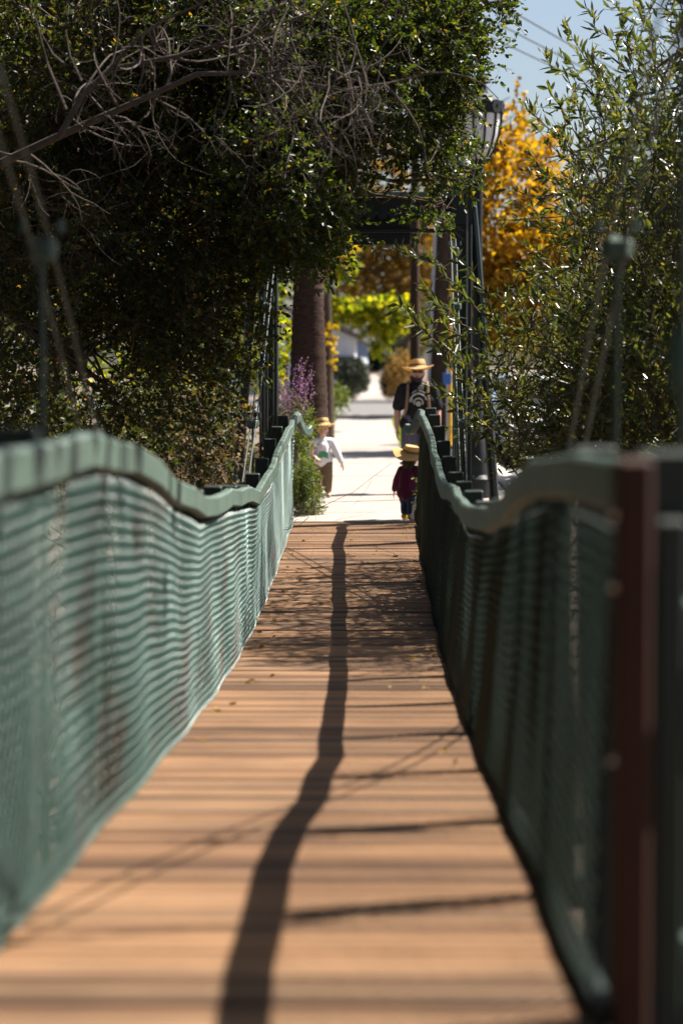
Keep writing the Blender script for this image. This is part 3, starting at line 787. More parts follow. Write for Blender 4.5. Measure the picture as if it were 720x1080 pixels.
# darker trees behind, left and right
for i, (px, Y, lab) in enumerate(((60, 34, 'dark round tree behind the oak at the far left edge'), (215, 36, 'dark bushy tree behind the oak, left of the palm trunk'), (-40, 44, 'tall dark tree behind the oak, beyond the left picture edge'))):
    e = [px_ell(px, 200, Y, 130, 150, 2.0, 1), px_ell(px + 40, 60, Y, 150, 120, 2.0, 1), px_ell(px - 70, 90, Y, 100, 140, 2.0, 1)]
    bx = P(px, 0, Y).x; tree('background_tree', lab, 'tree', (bx, Y, 0), (bx + .2, Y, 2.6), e, 1500, 9, .6, .17, .12, M['oak_dark'], 40 + i, .2, 'dark trees behind the oak')
for i, (px, py, Y, sz, lab) in enumerate(((660, 330, 33, 1.0, 'dark green shrub behind the willow, close to the right picture edge'), (610, 290, 52, .9, 'dense dark tree right of the golden tree'), (700, 200, 46, 1.3, 'large dark tree behind the top of the willow at right'))):
    e = [px_ell(px, py, Y, 60 * sz, 90 * sz, 1.6, 1), px_ell(px + 60, py + 40, Y, 60 * sz, 90 * sz, 1.6, 1), px_ell(px + 10, py + 90, Y, 60 * sz, 60 * sz, 1.6, .8)]
    bx = P(px + 20, 0, Y).x; tree('background_tree', lab, 'tree', (bx, Y, 0), (bx, Y, 1.2), e, 1000, 9, .5, .14, .08, M['far'], 50 + i, .16, 'dark trees behind the willow')

def shrub(name, label, base, ells, n_tw, lpt, tl, ll, lw, m, seed, group=None, clump=(2.0, -.25), droop=0.0, bark='bark'):
    return tree(name, label, 'bush', base, (base[0], base[1], base[2] + .12), ells, n_tw, lpt, tl, ll, lw, m, seed, .03, group, droop, clump, bark, 5, 'stem', 'foliage')
k = 26.6
shrub('rosemary_bush', 'fluffy green bush beside the end of the left fence', (P(330, 545, k).x, k, 0), [px_ell(329, 530, k, 12, 20, .25, 1), px_ell(324, 503, k, 8, 18, .22, 1), px_ell(316, 520, k, 8, 26, .25, 1)], 800, 9, .07, .035, .010, M['bush'], 61, clump=(4, -.25))
shrub('creeper', 'small leafy weed at the foot of the right fence', (.44, 25.3, .03), [px_ell(446, 520, 25.3, 4, 22, .1, 1)], 60, 6, .10, .035, .018, M['bush'], 62, clump=(3, -.9))
for i, (px, py, rx, ry, Y, m, lab) in enumerate(((372, 392, 16, 13, 110, 'hedge', 'dark rounded hedge bush left of the far sidewalk, across the street'), (366, 408, 12, 10, 112, 'hedge', 'low dark bush at the far street corner, left of the sidewalk'), (421, 366, 16, 26, 116, 'far', 'grey green bush right of the far sidewalk, beyond the street'),
     (424, 398, 14, 22, 74, 'tan', 'tan orange bush at the street corner behind the man'), (352, 425, 9, 12, 64, 'bush', 'small bright green plant left of the sidewalk by the trunk'), (420, 392, 10, 16, 130, 'hedge', 'dark clipped hedge on the right of the far sidewalk'),
     (379, 402, 7, 9, 124, 'hedge', 'small dark bush in front of the white cabinet'), (411, 404, 7, 12, 117, 'hedge', 'narrow dark bush on the right edge of the far sidewalk, below the grey green bush'), (397, 381, 10, 9, 330, 'hedge', 'dark bush closing the far end of the sidewalk'))):
    c = P(px, py, Y); sh = max(.05, c.z)
    shrub('street_bush', lab, (c.x, Y, 0), [px_ell(px, py, Y, rx, ry, .9, 1)], 420, 8, .25 * max(1, Y / 150), .09 * max(1, Y / 100), .05 * max(1, Y / 100), M[m], 70 + i, 'bushes along the street', (1.2, -.3))
# far tree row that closes the street
for i, (x, Y, h) in enumerate(((-26, 190, 13), (-15, 230, 15), (-4, 420, 24), (9, 250, 16), (20, 210, 14), (34, 230, 15), (-38, 220, 15), (48, 220, 13), (-52, 210, 14), (3.5, 330, 18))):
    tree('far_tree', ('%s green tree far down the street, %s' % (('broad dark', 'tall grey', 'rounded dark', 'pale', 'dense dark', 'dusty', 'wide dull', 'small hazy', 'deep', 'slim')[i], ('left of the white house', 'behind the white house', 'at the end of the sidewalk', 'behind the tan bush', 'behind the willow', 'hidden behind the willow', 'behind the oak trunk', 'at the right picture edge', 'at the left picture edge', 'right of the blue house')[i])), 'tree', (x, Y, 0), (x, Y, h * .35),
         [(x, Y, h * .62, h * .36, h * .33, h * .36, 1), (x + h * .15, Y, h * .45, h * .3, h * .25, h * .3, 1)], 420, 8, 1.3, .55, .4, M['far'], 90 + i, .3, 'far trees closing the street', clump=(.3, -.2), n_sub=4)

for i, (px, py, Y, rx, ry, m, lab) in enumerate(((215, 440, 27, 40, 34, 'oak_dark', 'dark evergreen shrub behind the bare bush, left of the tower column'), (120, 445, 28, 46, 30, 'oak', 'low green shrub under the middle of the oak crown'), (35, 440, 27, 44, 34, 'oak_dark', 'dark shrub under the oak at the left picture edge'), (168, 420, 33, 30, 24, 'bush', 'yellow green shrub farther back under the oak'))):
    c = P(px, py, Y)
    shrub('bank_shrub', lab, (c.x, Y, float(ground_z(c.x, Y))), [px_ell(px, py, Y, rx, ry, .6, 1), px_ell(px + 10, py + 45, Y, rx * .8, ry, .5, 1)], 620, 8, .22, .055, .032, M[m], 130 + i, 'shrubs on the left bank', (1.6, -.2))
# flowering sage by the left column
r = np.random.default_rng(77)
sage = thing('sage_plant', 'purple flowering sage with tall spikes behind the left fence end', 'plant', (-.95, 28.2, 0))
st = MB(); fp = []; fd = []
for q in range(46):
    px = r.uniform(286, 334); ytop = r.uniform(378, 420); Ys = r.uniform(27.6, 28.9)
    tpn = np.array(P(px, ytop, Ys)); bs_ = np.array((-1.05 + r.uniform(-.25, .15), 28.2 + r.uniform(-.3, .3), .1))
    cv = curve_pts(bs_, tpn, r, 6, .03, .03); st.tube(cv, np.linspace(.006, .003, 6), 4)
    for t_ in np.linspace(.66, 1, 22):
        x = t_ * 5; i = min(int(x), 4); fp.append(cv[i] + (cv[i + 1] - cv[i]) * (x - i) + r.normal(size=3) * .008); fd.append(rot_any(1, r)[0] + np.array([0, 0, .5]))
st.build('stem', M['twig'], sage); fp = np.array(fp); n = len(fp)
leaves_mesh('bloom', fp, np.array(fd), .022 + .012 * r.random(n), .012 + .006 * r.random(n), M['purple'], sage, r)
pp, ll_, _, _, _ = twigged([px_ell(306, 450, 28.4, 18, 26, .35, 1), px_ell(306, 495, 28.4, 18, 30, .35, 1)], 900, 8, .16, r, 0, clump=(3, -.3))
n = len(pp); leaves_mesh('foliage', pp, ll_, .045 + .02 * r.random(n), .012 + .006 * r.random(n), M['bush'], sage, r)

# grass verges
def grass(name, x0, x1, y0, y1, n, h, seed):
    r = np.random.default_rng(seed)
    p = np.stack([r.uniform(x0, x1, n), r.uniform(y0, y1, n), np.zeros(n)], 1)
    d = np.stack([r.normal(size=n) * .35, r.normal(size=n) * .35, np.ones(n)], 1)
    o = leaves_mesh(name, p, d, h * (.6 + .8 * r.random(n)), np.full(n, h * .13), M['grass'], None, r)
    return tag(o, 'short bright yellow green grass beside the concrete sidewalk', 'grass', kind='stuff')
grass('grass', .53, 1.1, 44, 73, 16000, .09, 1)
grass('grass', -1.7, -1.17, 50, 72, 9000, .09, 2)
r = np.random.default_rng(14)
n = 26000; px_ = r.uniform(-14, -1.3, n); py_ = r.uniform(22, 46, n)
pz_ = ground_z(px_, py_); d = np.stack([r.normal(size=n) * .6, r.normal(size=n) * .6, np.ones(n)], 1)
tag(leaves_mesh('ground_cover', np.stack([px_, py_, pz_], 1), d, .10 + .15 * r.random(n), np.full(n, .02), M['dry'], None, r), 'dry straw coloured weeds on the left bank', 'weeds', kind='stuff')

# palm trunk
pt = thing('palm_tree', 'thick brown palm trunk rising behind the sage plant', 'tree', (P(322, 0, 33).x, 33, 0))
prof = []; zz = 0.0; q = 0
pr = random.Random(4)
while zz < 9.5:
    rr_ = .30 - .10 * min(1, zz / 2.6) + (.015 if q % 2 else 0) + pr.uniform(-.006, .006)
    prof.append((rr_, zz)); zz += .055; q += 1
MB().lathe(prof, (P(325, 0, 33).x, 33, 0), 22).build('trunk', M['palm'], pt)
cx = P(325, 0, 33).x; fr2 = np.random.default_rng(3); fp = []; fd = []
ribs = MB()
for q in range(34):
    az = fr2.uniform(0, 2 * math.pi); el = fr2.uniform(-.5, 1.2); L = 2.4; pts = []
    for t_ in np.linspace(0, 1, 8):
        pts.append((cx + math.cos(az) * L * t_ * math.cos(el), 33 + math.sin(az) * L * t_ * math.cos(el), 9.5 + L * t_ * math.sin(el) - 1.2 * t_ * t_))
    ribs.tube(pts, np.linspace(.03, .006, 8), 4); pts = np.array(pts)
    for t_ in np.linspace(.15, 1, 40):
        x = t_ * 7; i = min(int(x), 6); qd = pts[i + 1] - pts[i]; qd /= np.linalg.norm(qd); sd = np.cross(qd, (0, 0, 1)); sd /= np.linalg.norm(sd) + 1e-6
        for s_ in (-1, 1): fp.append(pts[i] + (pts[i + 1] - pts[i]) * (x - i)); fd.append(qd * .5 + sd * s_ + np.array([0, 0, -.2]))
ribs.build('frond_rib', M['palm'], pt); fp = np.array(fp); n = len(fp)
leaves_mesh('frond', fp, np.array(fd), np.full(n, .5), np.full(n, .035), M['far'], pt, fr2)
t2 = thing('street_tree', 'slim dark tree trunk with yellow leaves beside the palm trunk', 'tree', (P(346, 0, 52).x, 52, 0))
MB().tube([(P(347, 0, 52).x, 52, 0), (P(346, 0, 52).x, 52, 2), (P(344, 0, 52).x, 52, 4.5)], [.12, .10, .07], 9).build('trunk', M['bark'], t2)
pp, ll_, _, _, _ = twigged([px_ell(348, 375, 52, 3, 40, .25, 1), px_ell(350, 250, 52, 25, 30, .7, .3)], 130, 9, .14, fr2, .3); n = len(pp)
leaves_mesh('crown', pp, ll_, .09 + .03 * fr2.random(n), .06 + .02 * fr2.random(n), leafmat('yellow_leaf', [(0, (.30, .20, .01)), (1, (.55, .40, .02))], .5, (1.4, 1.3, .4), .6, .3), t2, fr2)

# ------------------------------------------------------------------ street furniture
LY = 30.0; lx = P(503, 0, LY).x; kz = LY / F
lamp = thing('street_lamp', 'black ornate street lamp with frosted ribbed bowl, above the oak leaves at upper right', 'lamp', (lx, LY, 0))
zr = EYE + (385 - 121) * kz; zbt = EYE + (385 - 170) * kz; zf = EYE + (385 - 78) * kz; rb = 25 * kz
MB().lathe([(.17, 0), (.17, .25), (.13, .3), (.12, .7), (.075, .8), (.06, 1.0), (.052, zbt - .25), (.08, zbt - .22), (.06, zbt - .15), (.10, zbt)], (lx, LY, 0), 14).build('post', M['black'], lamp)
prof = [(rb * .40, zbt), (rb * .66, zbt + .13), (rb * .84, zbt + .28), (rb * .93, zbt + .44), (rb * .95, zr - .02)]
MB().lathe(prof, (lx, LY, 0), 24).build('lamp_bowl', M['frost'], lamp)
rg = MB()
for q in range(12):
    an = 2 * math.pi * (q + .5) / 12
    rg.tube([(lx + (pr_ + .012) * math.cos(an), LY + (pr_ + .012) * math.sin(an), z_) for pr_, z_ in [(rb * .35, zbt - .03)] + prof + [(rb * 1.02, zr + .08)]], .013, 6)
    rg.lathe([(.0, -.02), (.085, -.02), (.085, .02), (.0, .02)], (lx + rb * .99 * math.cos(an), LY + rb * .99 * math.sin(an), zr + .05), 12,
             rot=Matrix.Rotation(an, 3, 'Z') @ Matrix.Rotation(R(90), 3, 'Y'))
rg.build('rib', M['black'], lamp)
MB().lathe([(rb * 1.0, zr - .03), (rb * 1.04, zr), (rb * .98, zr + .03), (rb * .7, zr + .16), (rb * .42, zr + .22), (rb * .34, zr + .30), (rb * .30, zr + .34), (rb * .52, zr + .36), (rb * .46, zr + .39), (rb * .12, zr + .43), (.012, zf - .05), (.02, zf - .03), (.004, zf)], (lx, LY, 0), 24).build('hood', M['black'], lamp)

pole = thing('utility_pole', 'thick dark wooden utility pole with grey conduit, behind the right tower column', 'pole', (P(466, 0, 45).x, 45, 0))
a, c = P(463, 385, 45), P(472, 150, 45); d = (c - a)
def on(t): return a + d * t
bt = on(-EYE / d.z); tpz = on((8.6 - EYE) / d.z)
MB().tube([bt, tpz], [.17, .13], 12).build('pole_shaft', M['pole'], pole)
o_ = Vector((-.19, -.04, 0)); MB().tube([bt + o_, on(.99) + o_ * .9, on(1.6) + o_ * .8], .035, 8).build('conduit', M['conduit'], pole)
MB().box(tpz + Vector((0, -.2, -.35)), (2.2, .1, .12)).build('crossarm', M['pole'], pole)
p2_ = thing('slim_pole', 'slim dark brown pole just left of the man in the straw hat', 'pole', (P(437, 0, 48).x, 48, 0))
MB().lathe([(.11, 0), (.10, .4), (.085, 6.5), (.05, 6.6)], (P(437, 0, 48).x, 48, 0), 12).build('pole_shaft', M['pole'], p2_)
MB().box((P(437, 0, 48).x, 48, 6.2), (.9, .08, .1)).build('crossarm', M['pole'], p2_)
gw = thing('guy_wire', 'yellow guarded guy wire beside the right tower column', 'wire', (P(474, 0, 44).x, 44.6, 0))
g0 = Vector((P(474.5, 0, 43).x, 43.2, 0)); g1 = tpz + Vector((0, 0, -1.2))
MB().tube([g0, g1], .010, 6).build('steel_wire', M['conduit'], gw)
MB().tube([g0.lerp(g1, .03), g0.lerp(g1, .42)], .045, 8).build('guard', M['yellow'], gw)
for i, (ya, yb, dz) in enumerate(((8, 62, 0.0), (18, 78, -.2), (33, 84, -.4))):
    p_a = tpz + Vector((-.7 + .7 * i, -.2, -.28)); q_ = P(760, yb, 62)
    dirn = q_ - P(466, ya, 45)
    pts = [p_a.lerp(Vector((22, 86, p_a.z + .2 - i * .1)), t_) + Vector((0, 0, -1.3 * math.sin(math.pi * t_))) for t_ in np.linspace(0, 1, 14)]
    tag(MB().tube(pts, .014, 5).build('overhead_wire', M['black']), ('topmost', 'middle', 'lowest')[i] + ' of the three overhead wires crossing the pale sky at upper right', 'wire', 'overhead wires')
sb = thing('blue_sign', 'small blue sign panel on a thin post, behind the man on the right', 'sign', (P(471, 0, 43).x, 42.5, 0))
MB().tube([(P(471, 0, 42.5).x, 42.5, 0), (P(471, 0, 42.5).x, 42.5, 1.6)], .02, 6).build('sign_post', M['conduit'], sb)
MB().box((P(471, 0, 42.5).x, 42.46, 1.42), (.15, .02, .2), bev=.006).build('sign_panel', M['blue'], sb)
rp = thing('red_bin', 'small red bin across the street, left of the dark bushes', 'bin', (P(355, 0, 150).x, 150, 0))
rx_ = P(355, 0, 150).x
MB().box((rx_, 150, .48), (.62, .6, .96), bev=.05).build('bin_body', M['red'], rp)
MB().prism([(rx_ - .34, .97), (rx_ + .34, .97), (rx_ + .26, 1.14), (rx_ - .26, 1.14)], 149.68, 150.32).build('lid', M['red'], rp)
wc = thing('white_cabinet', 'white round topped cabinet left of the far sidewalk, in front of the blue house', 'cabinet', (P(382, 0, 215).x, 215, 0))
MB().lathe([(.48, 0), (.48, 1.8), (.43, 2.05), (.28, 2.24), (.04, 2.3)], (P(382, 0, 215).x, 215, 0), 18).build('shell', M['housewhite'], wc)
MB().lathe([(.53, 0), (.53, .14), (.5, .17)], (P(382, 0, 215).x, 215, 0), 18).build('plinth', M['kerb'], wc)

def house(label, x0, x1, y0, y1, h, m, ridge, wins, awn=None):
    o = thing('house', label, 'house', ((x0 + x1) / 2, (y0 + y1) / 2, 0))
    MB().box(((x0 + x1) / 2, (y0 + y1) / 2, h / 2), (x1 - x0, y1 - y0, h)).build('wall', m, o, False)
    xm = (x0 + x1) / 2
    MB().prism([(x0 - .5, h - .15), (xm, h + ridge), (x1 + .5, h - .15), (x1 + .5, h + .05), (xm, h + ridge + .22), (x0 - .5, h + .05)][::-1], y0 - .5, y1 + .5).build('roof', M['roof'], o, False)
    MB().prism([(x0, h), (x1, h), (xm, h + ridge)], y0 + .02, y0 + .2).build('gable', m, o, False)
    for (wx, wz, ww, wh) in wins:
        f = MB().box((wx, y0 - .02, wz), (ww + .2, .08, wh + .2)).build('window', M['carwhite'], o, False)
        MB().box((wx, y0 - .05, wz), (ww, .06, wh)).build('pane', M['glass'], f, False)
    if awn:
        ax, az, aw = awn
        MB().prism([(y0 - 1.0, az - .35), (y0, az), (y0, az - .12), (y0 - 1.0, az - .42)], ax - aw / 2, ax + aw / 2, axis='x').build('awning', M['black'], o, False)
    return o
house('pale white stucco house with dark awning, seen through the portal left of the sidewalk', -9.0, -1.1, 135, 147, 3.2, M['housewhite'], 1.6, [(-2.3, 1.3, .7, 1.0), (-5.5, 1.5, 1.4, 1.2)], (-2.0, 2.15, 1.5))
house('blue sided house at the far end of the sidewalk', -5.5, -.7, 230, 244, 3.4, M['houseblue'], 1.8, [(-1.8, 1.6, .9, 1.2), (-4, 1.6, 1.2, 1.2)])

def car(label, loc, rz, paint, src=None):
    if src:
        c_ = src.copy(); COL.objects.link(c_)
        for ch in src.children:
            k_ = ch.copy(); COL.objects.link(k_); k_.parent = c_
            if ch.name.startswith('body'):
                k_.data = ch.data.copy(); k_.data.materials[0] = paint
            for gc in ch.children: g_ = gc.copy(); COL.objects.link(g_); g_.parent = k_
        c_.location = loc; c_.rotation_euler = (0, 0, rz); c_['label'] = label; return c_
    c_ = thing('parked_car', label, 'car', (0, 0, 0), 'cars parked along the street')
    side = [(-2.2, .35), (-2.25, .62), (-2.1, .82), (-1.0, .95), (-.35, 1.42), (.9, 1.47), (1.75, 1.05), (2.15, .98), (2.22, .6), (2.15, .33)]
    bdy = MB()
    secs = [(-.88, .0), (-.84, .06), (.84, .06), (.88, .0)]
    n_ = len(side); rings = []
    for xx, gr in ((-.86, .05), (-.88, 0), (.88, 0), (.86, .05)):
        ring = []
        for (yy_, zz_) in side:
            tum = .17 * max(0, (zz_ - .9) / .55)
            ring.append(Vector((xx * (1 - tum), yy_ * (1 - gr * .3), .33 + (zz_ - .33) * (1 - gr * .25))))
        rings.append(ring)
    fs = []
    for i in range(3):
        for j_ in range(n_): k_ = (j_ + 1) % n_; fs.append((i * n_ + j_, i * n_ + k_, (i + 1) * n_ + k_, (i + 1) * n_ + j_))
    fs.append(tuple(range(n_))[::-1]); fs.append(tuple(range(3 * n_, 4 * n_)))
    bdy.add([p for rg_ in rings for p in rg_], fs); bdy.build('body', paint, c_)
    for s_ in (-1, 1):
        MB().add([Vector((s_ * x_, y_, z_)) for x_, y_, z_ in ((.878, -.82, .98), (.80, -.28, 1.36), (.795, .8, 1.40), (.862, 1.45, 1.06))] + [Vector((s_ * (x_ - .02), y_, z_)) for x_, y_, z_ in ((.878, -.82, .98), (.80, -.28, 1.36), (.795, .8, 1.40), (.862, 1.45, 1.06))], [(0, 1, 2, 3), (7, 6, 5, 4), (0, 4, 5, 1), (1, 5, 6, 2), (2, 6, 7, 3), (3, 7, 4, 0)]).build('side_window', M['glass'], c_, False)
        MB().box((s_ * .62, -2.2, .68), (.34, .1, .14), bev=.02).build('headlight', M['frost'], c_)
        MB().box((s_ * .66, 2.19, .78), (.28, .08, .14), bev=.02).build('tail_light', M['red'], c_)
    MB().add([(-.74, -.93, 1.0), (.74, -.93, 1.0), (.66, -.38, 1.41), (-.66, -.38, 1.41), (-.74, -.96, .985), (.74, -.96, .985), (.66, -.41, 1.43), (-.66, -.41, 1.43)], [(0, 1, 2, 3), (7, 6, 5, 4), (0, 4, 5, 1), (1, 5, 6, 2), (2, 6, 7, 3), (3, 7, 4, 0)]).build('windscreen', M['glass'], c_, False)
    MB().box((0, -2.27, .45), (1.6, .1, .16), bev=.03).build('bumper', M['conduit'], c_)
    for s_ in (-1, 1):
        for yy_ in (-1.35, 1.35):
            ry = Matrix.Rotation(R(90), 3, 'Y')
            wh = MB().lathe([(.20, -.1), (.31, -.1), (.33, -.06), (.33, .06), (.31, .1), (.20, .1)], (s_ * .82, yy_, .33), 20, rot=ry).build('wheel', M['tyre'], c_)
            MB().lathe([(.03, -.105), (.20, -.112), (.21, -.09), (.21, .09), (.20, .112), (.03, .105)], (s_ * .82, yy_, .33), 16, rot=ry).build('rim', M['chrome'], wh)
    c_.location = loc; c_.rotation_euler = (0, 0, rz); return c_
c0 = car('white parked car half hidden behind the willow leaves, nearest the bridge', (3.05, 41, 0), 0, M['carwhite'])
car('blue grey parked car farther down the street behind the white car', (3.1, 48, 0), 0, M['carblue'], c0)

# ------------------------------------------------------------------ people
def remesh(mb, name, m, parent, vox, sm=4):
    me = mb.mesh('tmp'); o = bpy.data.objects.new('tmp', me); COL.objects.link(o)
    md = o.modifiers.new('r', 'REMESH'); md.mode = 'VOXEL'; md.voxel_size = vox; md.use_smooth_shade = True
    s2 = o.modifiers.new('s', 'SMOOTH'); s2.factor = .5; s2.iterations = sm
    dg = bpy.context.evaluated_depsgraph_get()
    nm = bpy.data.meshes.new_from_object(o.evaluated_get(dg)); nm.name = name
    bpy.data.objects.remove(o); bpy.data.meshes.remove(me)
    nm.materials.clear()
    nm.polygons.foreach_set('use_smooth', [True] * len(nm.polygons))
    return link(name, nm, m, parent)

class Figure:
    """local frame: +y is the way the figure faces, x to its right hand is +x, z up; s scales; placed by root matrix"""
    def __init__(s, loc, rz, scale=1.0):
        s.M = Matrix.Translation(Vector(loc)) @ Matrix.Rotation(rz, 4, 'Z') @ Matrix.Scale(scale, 4); s.k = scale
    def p(s, q): return s.M @ Vector(q)
    def R3(s): return s.M.to_3x3().normalized()
    def cone(s, mb, a, ra, c, rc): mb.cone(s.p(a), ra * s.k, s.p(c), rc * s.k)
    def ell(s, mb, c, r, rot=None):
        rr = s.R3() if rot is None else s.R3() @ rot
        mb.ell(s.p(c), [x * s.k for x in r], 18, 12, rr)
    def chain(s, mb, pts):
        for (a, ra), (c, rc) in zip(pts, pts[1:]): s.cone(mb, a, ra, c, rc)
    def hand(s, mb, wrist, dirv, side, palm_n, size=1.0, curl=.5):
        d = Vector(dirv).normalized(); nrm = Vector(palm_n); nrm = (nrm - d * nrm.dot(d)).normalized(); lat = d.cross(nrm) * side
        w0 = Vector(wrist); L = .085 * size
        for t in (-.028, -.01, .01, .028):
            s.cone(mb, w0 + lat * t * .6 * size, .014 * size, w0 + d * L + lat * t * size, .0115 * size)
        for t, fl in zip((-.030, -.010, .010, .029), (.058, .078, .084, .072)):
            a = w0 + d * L + lat * t * size; dd = d.copy(); rr_ = .0095 * size
            for seg, f in enumerate((.45, .32, .23)):
                dd = (dd + nrm * curl * (.35 + .25 * seg)).normalized(); c = a + dd * fl * f * size
                s.cone(mb, a, rr_, c, rr_ * .9); a = c; rr_ *= .9
        a = w0 + d * .02 * size + lat * .03 * size
        c = a + (d * .6 + lat * .75 + nrm * .25).normalized() * .045 * size; s.cone(mb, a, .014 * size, c, .012 * size)
        e = c + (d * .9 + lat * .25 + nrm * .35).normalized() * .035 * size; s.cone(mb, c, .012 * size, e, .009 * size)
    def head(s, mb, c, r, nose=True, tilt=None):
        c = Vector(c); T = tilt if tilt is not None else Matrix.Identity(3)
        def q(v): return c + T @ (Vector(v) * r)
        s.ell(mb, q((0, -.08, .18)), (r * .80, r * .96, r * .92), T); s.ell(mb, q((0, .16, -.42)), (r * .58, r * .66, r * .66), T)
        if nose: s.cone(mb, q((0, .92, .0)), .10 * r, q((0, 1.06, -.25)), .16 * r)
        s.ell(mb, q((0, .80, -.52)), (r * .26, r * .10, r * .07), T)          # lips
        s.cone(mb, q((-.35, .80, .15)), .11 * r, q((.35, .80, .15)), .11 * r)  # brow
        for sx in (-1, 1): s.ell(mb, q((sx * .80, -.05, -.08)), (r * .09, r * .2, r * .28), T)

def straw_hat(name, fig, c, brim, crown, ch, parent, m, tilt=(0, 0), droop=.03, curl=.03):
    T = fig.R3() @ Matrix.Rotation(tilt[0], 3, 'X') @ Matrix.Rotation(tilt[1], 3, 'Y')
    k = fig.k; b_ = MB(); n = 32; prof = []
    prof = [(.001, ch * .93), (crown * .35, ch * .95), (crown * .62, ch), (crown * .80, ch * .97), (crown * .90, ch * .8), (crown * .97, ch * .3), (crown * 1.02, .012), (crown * 1.1, .004), (brim * .75, -droop * .6), (brim, -droop), (brim, -droop - .008), (brim * .75, -droop * .6 - .008), (crown * 1.05, -.006)]
    vs = []; fs = []
    for r_, z_ in prof:
        for q in range(n):
            an = 2 * math.pi * q / n; cu = curl * max(0, (r_ - crown) / (brim - crown)) * math.cos(2 * an) * -1
            el = 1.0 + .10 * math.cos(2 * an) * -1
            v = Vector((r_ * math.cos(an) * (2 - el), r_ * math.sin(an) * el, z_ - cu)) * k
            vs.append(fig.p(c) + T @ v)
    for i in range(len(prof) - 1):
        for q in range(n): q2 = (q + 1) % n; fs.append((i * n + q, i * n + q2, (i + 1) * n + q2, (i + 1) * n + q))
    b_.add(vs, fs); o = b_.build(name, m, parent)
    bb = MB(); vs = []; fs = []
    for z_ in (.012, .04):
        for q in range(n):
            an = 2 * math.pi * q / n; el = 1 - .10 * math.cos(2 * an)
            rr_ = crown * (1.035 if z_ < .02 else 1.01)
            vs.append(fig.p(c) + T @ (Vector((rr_ * math.cos(an) * (2 - el), rr_ * math.sin(an) * el, z_)) * k))
    for q in range(n): q2 = (q + 1) % n; fs.append((q, q2, n + q2, n + q))
    bb.add(vs, fs).build('hat_band', M['strap'], o)
    return o

# man in the straw hat (faces the camera)
mx, my = P(440, 0, 31).x, 31.0
man = thing('person', 'bearded man in black printed T-shirt, sunglasses and straw hat walking towards the bridge', 'person', (mx, my, 0))
f = Figure((mx, my, .012), math.pi, 1.0)
arms = {}
for sx in (-1, 1):
    arms[sx] = [((sx * .19, 0, 1.345), .062), ((sx * .255, -.02, 1.08), .047), ((sx * .265, .06, .86), .033)]
bdy = MB()
f.chain(bdy, [((0, 0, .93), .13), ((0, -.01, 1.1), .135), ((0, -.01, 1.27), .135), ((0, -.02, 1.38), .085), ((0, -.01, 1.45), .055), ((0, .01, 1.50), .055)])
f.cone(bdy, (-.16, -.01, 1.34), .075, (.16, -.01, 1.34), .075); f.cone(bdy, (-.08, 0, .93), .12, (.08, 0, .93), .12)
f.head(bdy, (0, .02, 1.545), .105)
for sx in (-1, 1):
    f.chain(bdy, arms[sx]); f.hand(bdy, (sx * .265, .065, .845), (0, .18, -1), -sx, (-sx, .2, 0), 1.0, .35)
    fw = .16 * sx
    f.chain(bdy, [((sx * .10, 0, .90), .10), ((sx * .11, .03 + fw * .6, .50), .062), ((sx * .11, -.02 + fw, .10), .042)])
    f.cone(bdy, (sx * .11, -.05 + fw, .045), .045, (sx * .12, .15 + fw, .04), .036)
remesh(bdy, 'body', M['skin'], man, .007, 3)
sh = MB()
f.chain(sh, [((0, 0, .90), .155), ((0, 0, 1.1), .155), ((0, -.01, 1.27), .155), ((0, -.015, 1.375), .10)])
f.cone(sh, (-.09, 0, .90), .14, (.09, 0, .90), .14); f.cone(sh, (-.10, -.01, 1.2), .145, (.10, -.01, 1.2), .145); f.cone(sh, (-.17, -.01, 1.335), .088, (.17, -.01, 1.335), .088)
for sx in (-1, 1): f.cone(sh, (sx * .185, 0, 1.335), .084, (sx * .245, -.015, 1.13), .080)
shirt = remesh(sh, 'shirt', M['blackcloth'], man, .008, 3)
# shirt print: broken ring, arc and inner mark, on the chest
prn = MB()
def chest(x, z): return f.p((x, .152 - .55 * x * x + (.006 if z < 1.26 else -.35 * (z - 1.26)), z))
def arc(cx_, cz_, r_, a0, a1, wd):
    n_ = 16
    vs = []; fs = []
    for i in range(n_ + 1):
        an = a0 + (a1 - a0) * i / n_
        for rr_ in (r_ - wd / 2, r_ + wd / 2): vs.append(chest(cx_ + rr_ * math.cos(an), cz_ + rr_ * math.sin(an)))
    for i in range(n_): fs.append((2 * i, 2 * i + 1, 2 * i + 3, 2 * i + 2))
    prn.add(vs, fs)
arc(-.01, 1.18, .105, .3, 2.9, .022); arc(-.01, 1.17, .055, -.4, 3.6, .018); arc(-.01, 1.155, .02, 0, 6.28, .026); arc(.085, 1.20, .018, 0, 6.28, .014); arc(-.01, 1.215, .11, .7, 2.4, .012)
prn.build('shirt_print', M['print'], shirt)
so = MB()
for sx in (-1, 1): f.chain(so, [((sx * .09, 0, .92), .125), ((sx * .11, .02 + .05 * sx, .56), .098)])
f.cone(so, (-.07, 0, .93), .14, (.07, 0, .93), .14)
remesh(so, 'shorts', M['shorts'], man, .009, 3)
for sx in (-1, 1):
    MB().tube([f.p(q) for q in ((sx * .115, -.13, 1.36), (sx * .12, -.03, 1.432), (sx * .125, .08, 1.385), (sx * .13, .135, 1.26), (sx * .145, .13, 1.10), (sx * .17, .04, .99))], .019, 8).build('backpack_strap', M['strap'], man)
bp = MB(); f.ell(bp, (0, -.24, 1.19), (.15, .10, .23)); f.ell(bp, (0, -.33, 1.10), (.11, .05, .12)); bp.build('backpack', M['strap'], man)
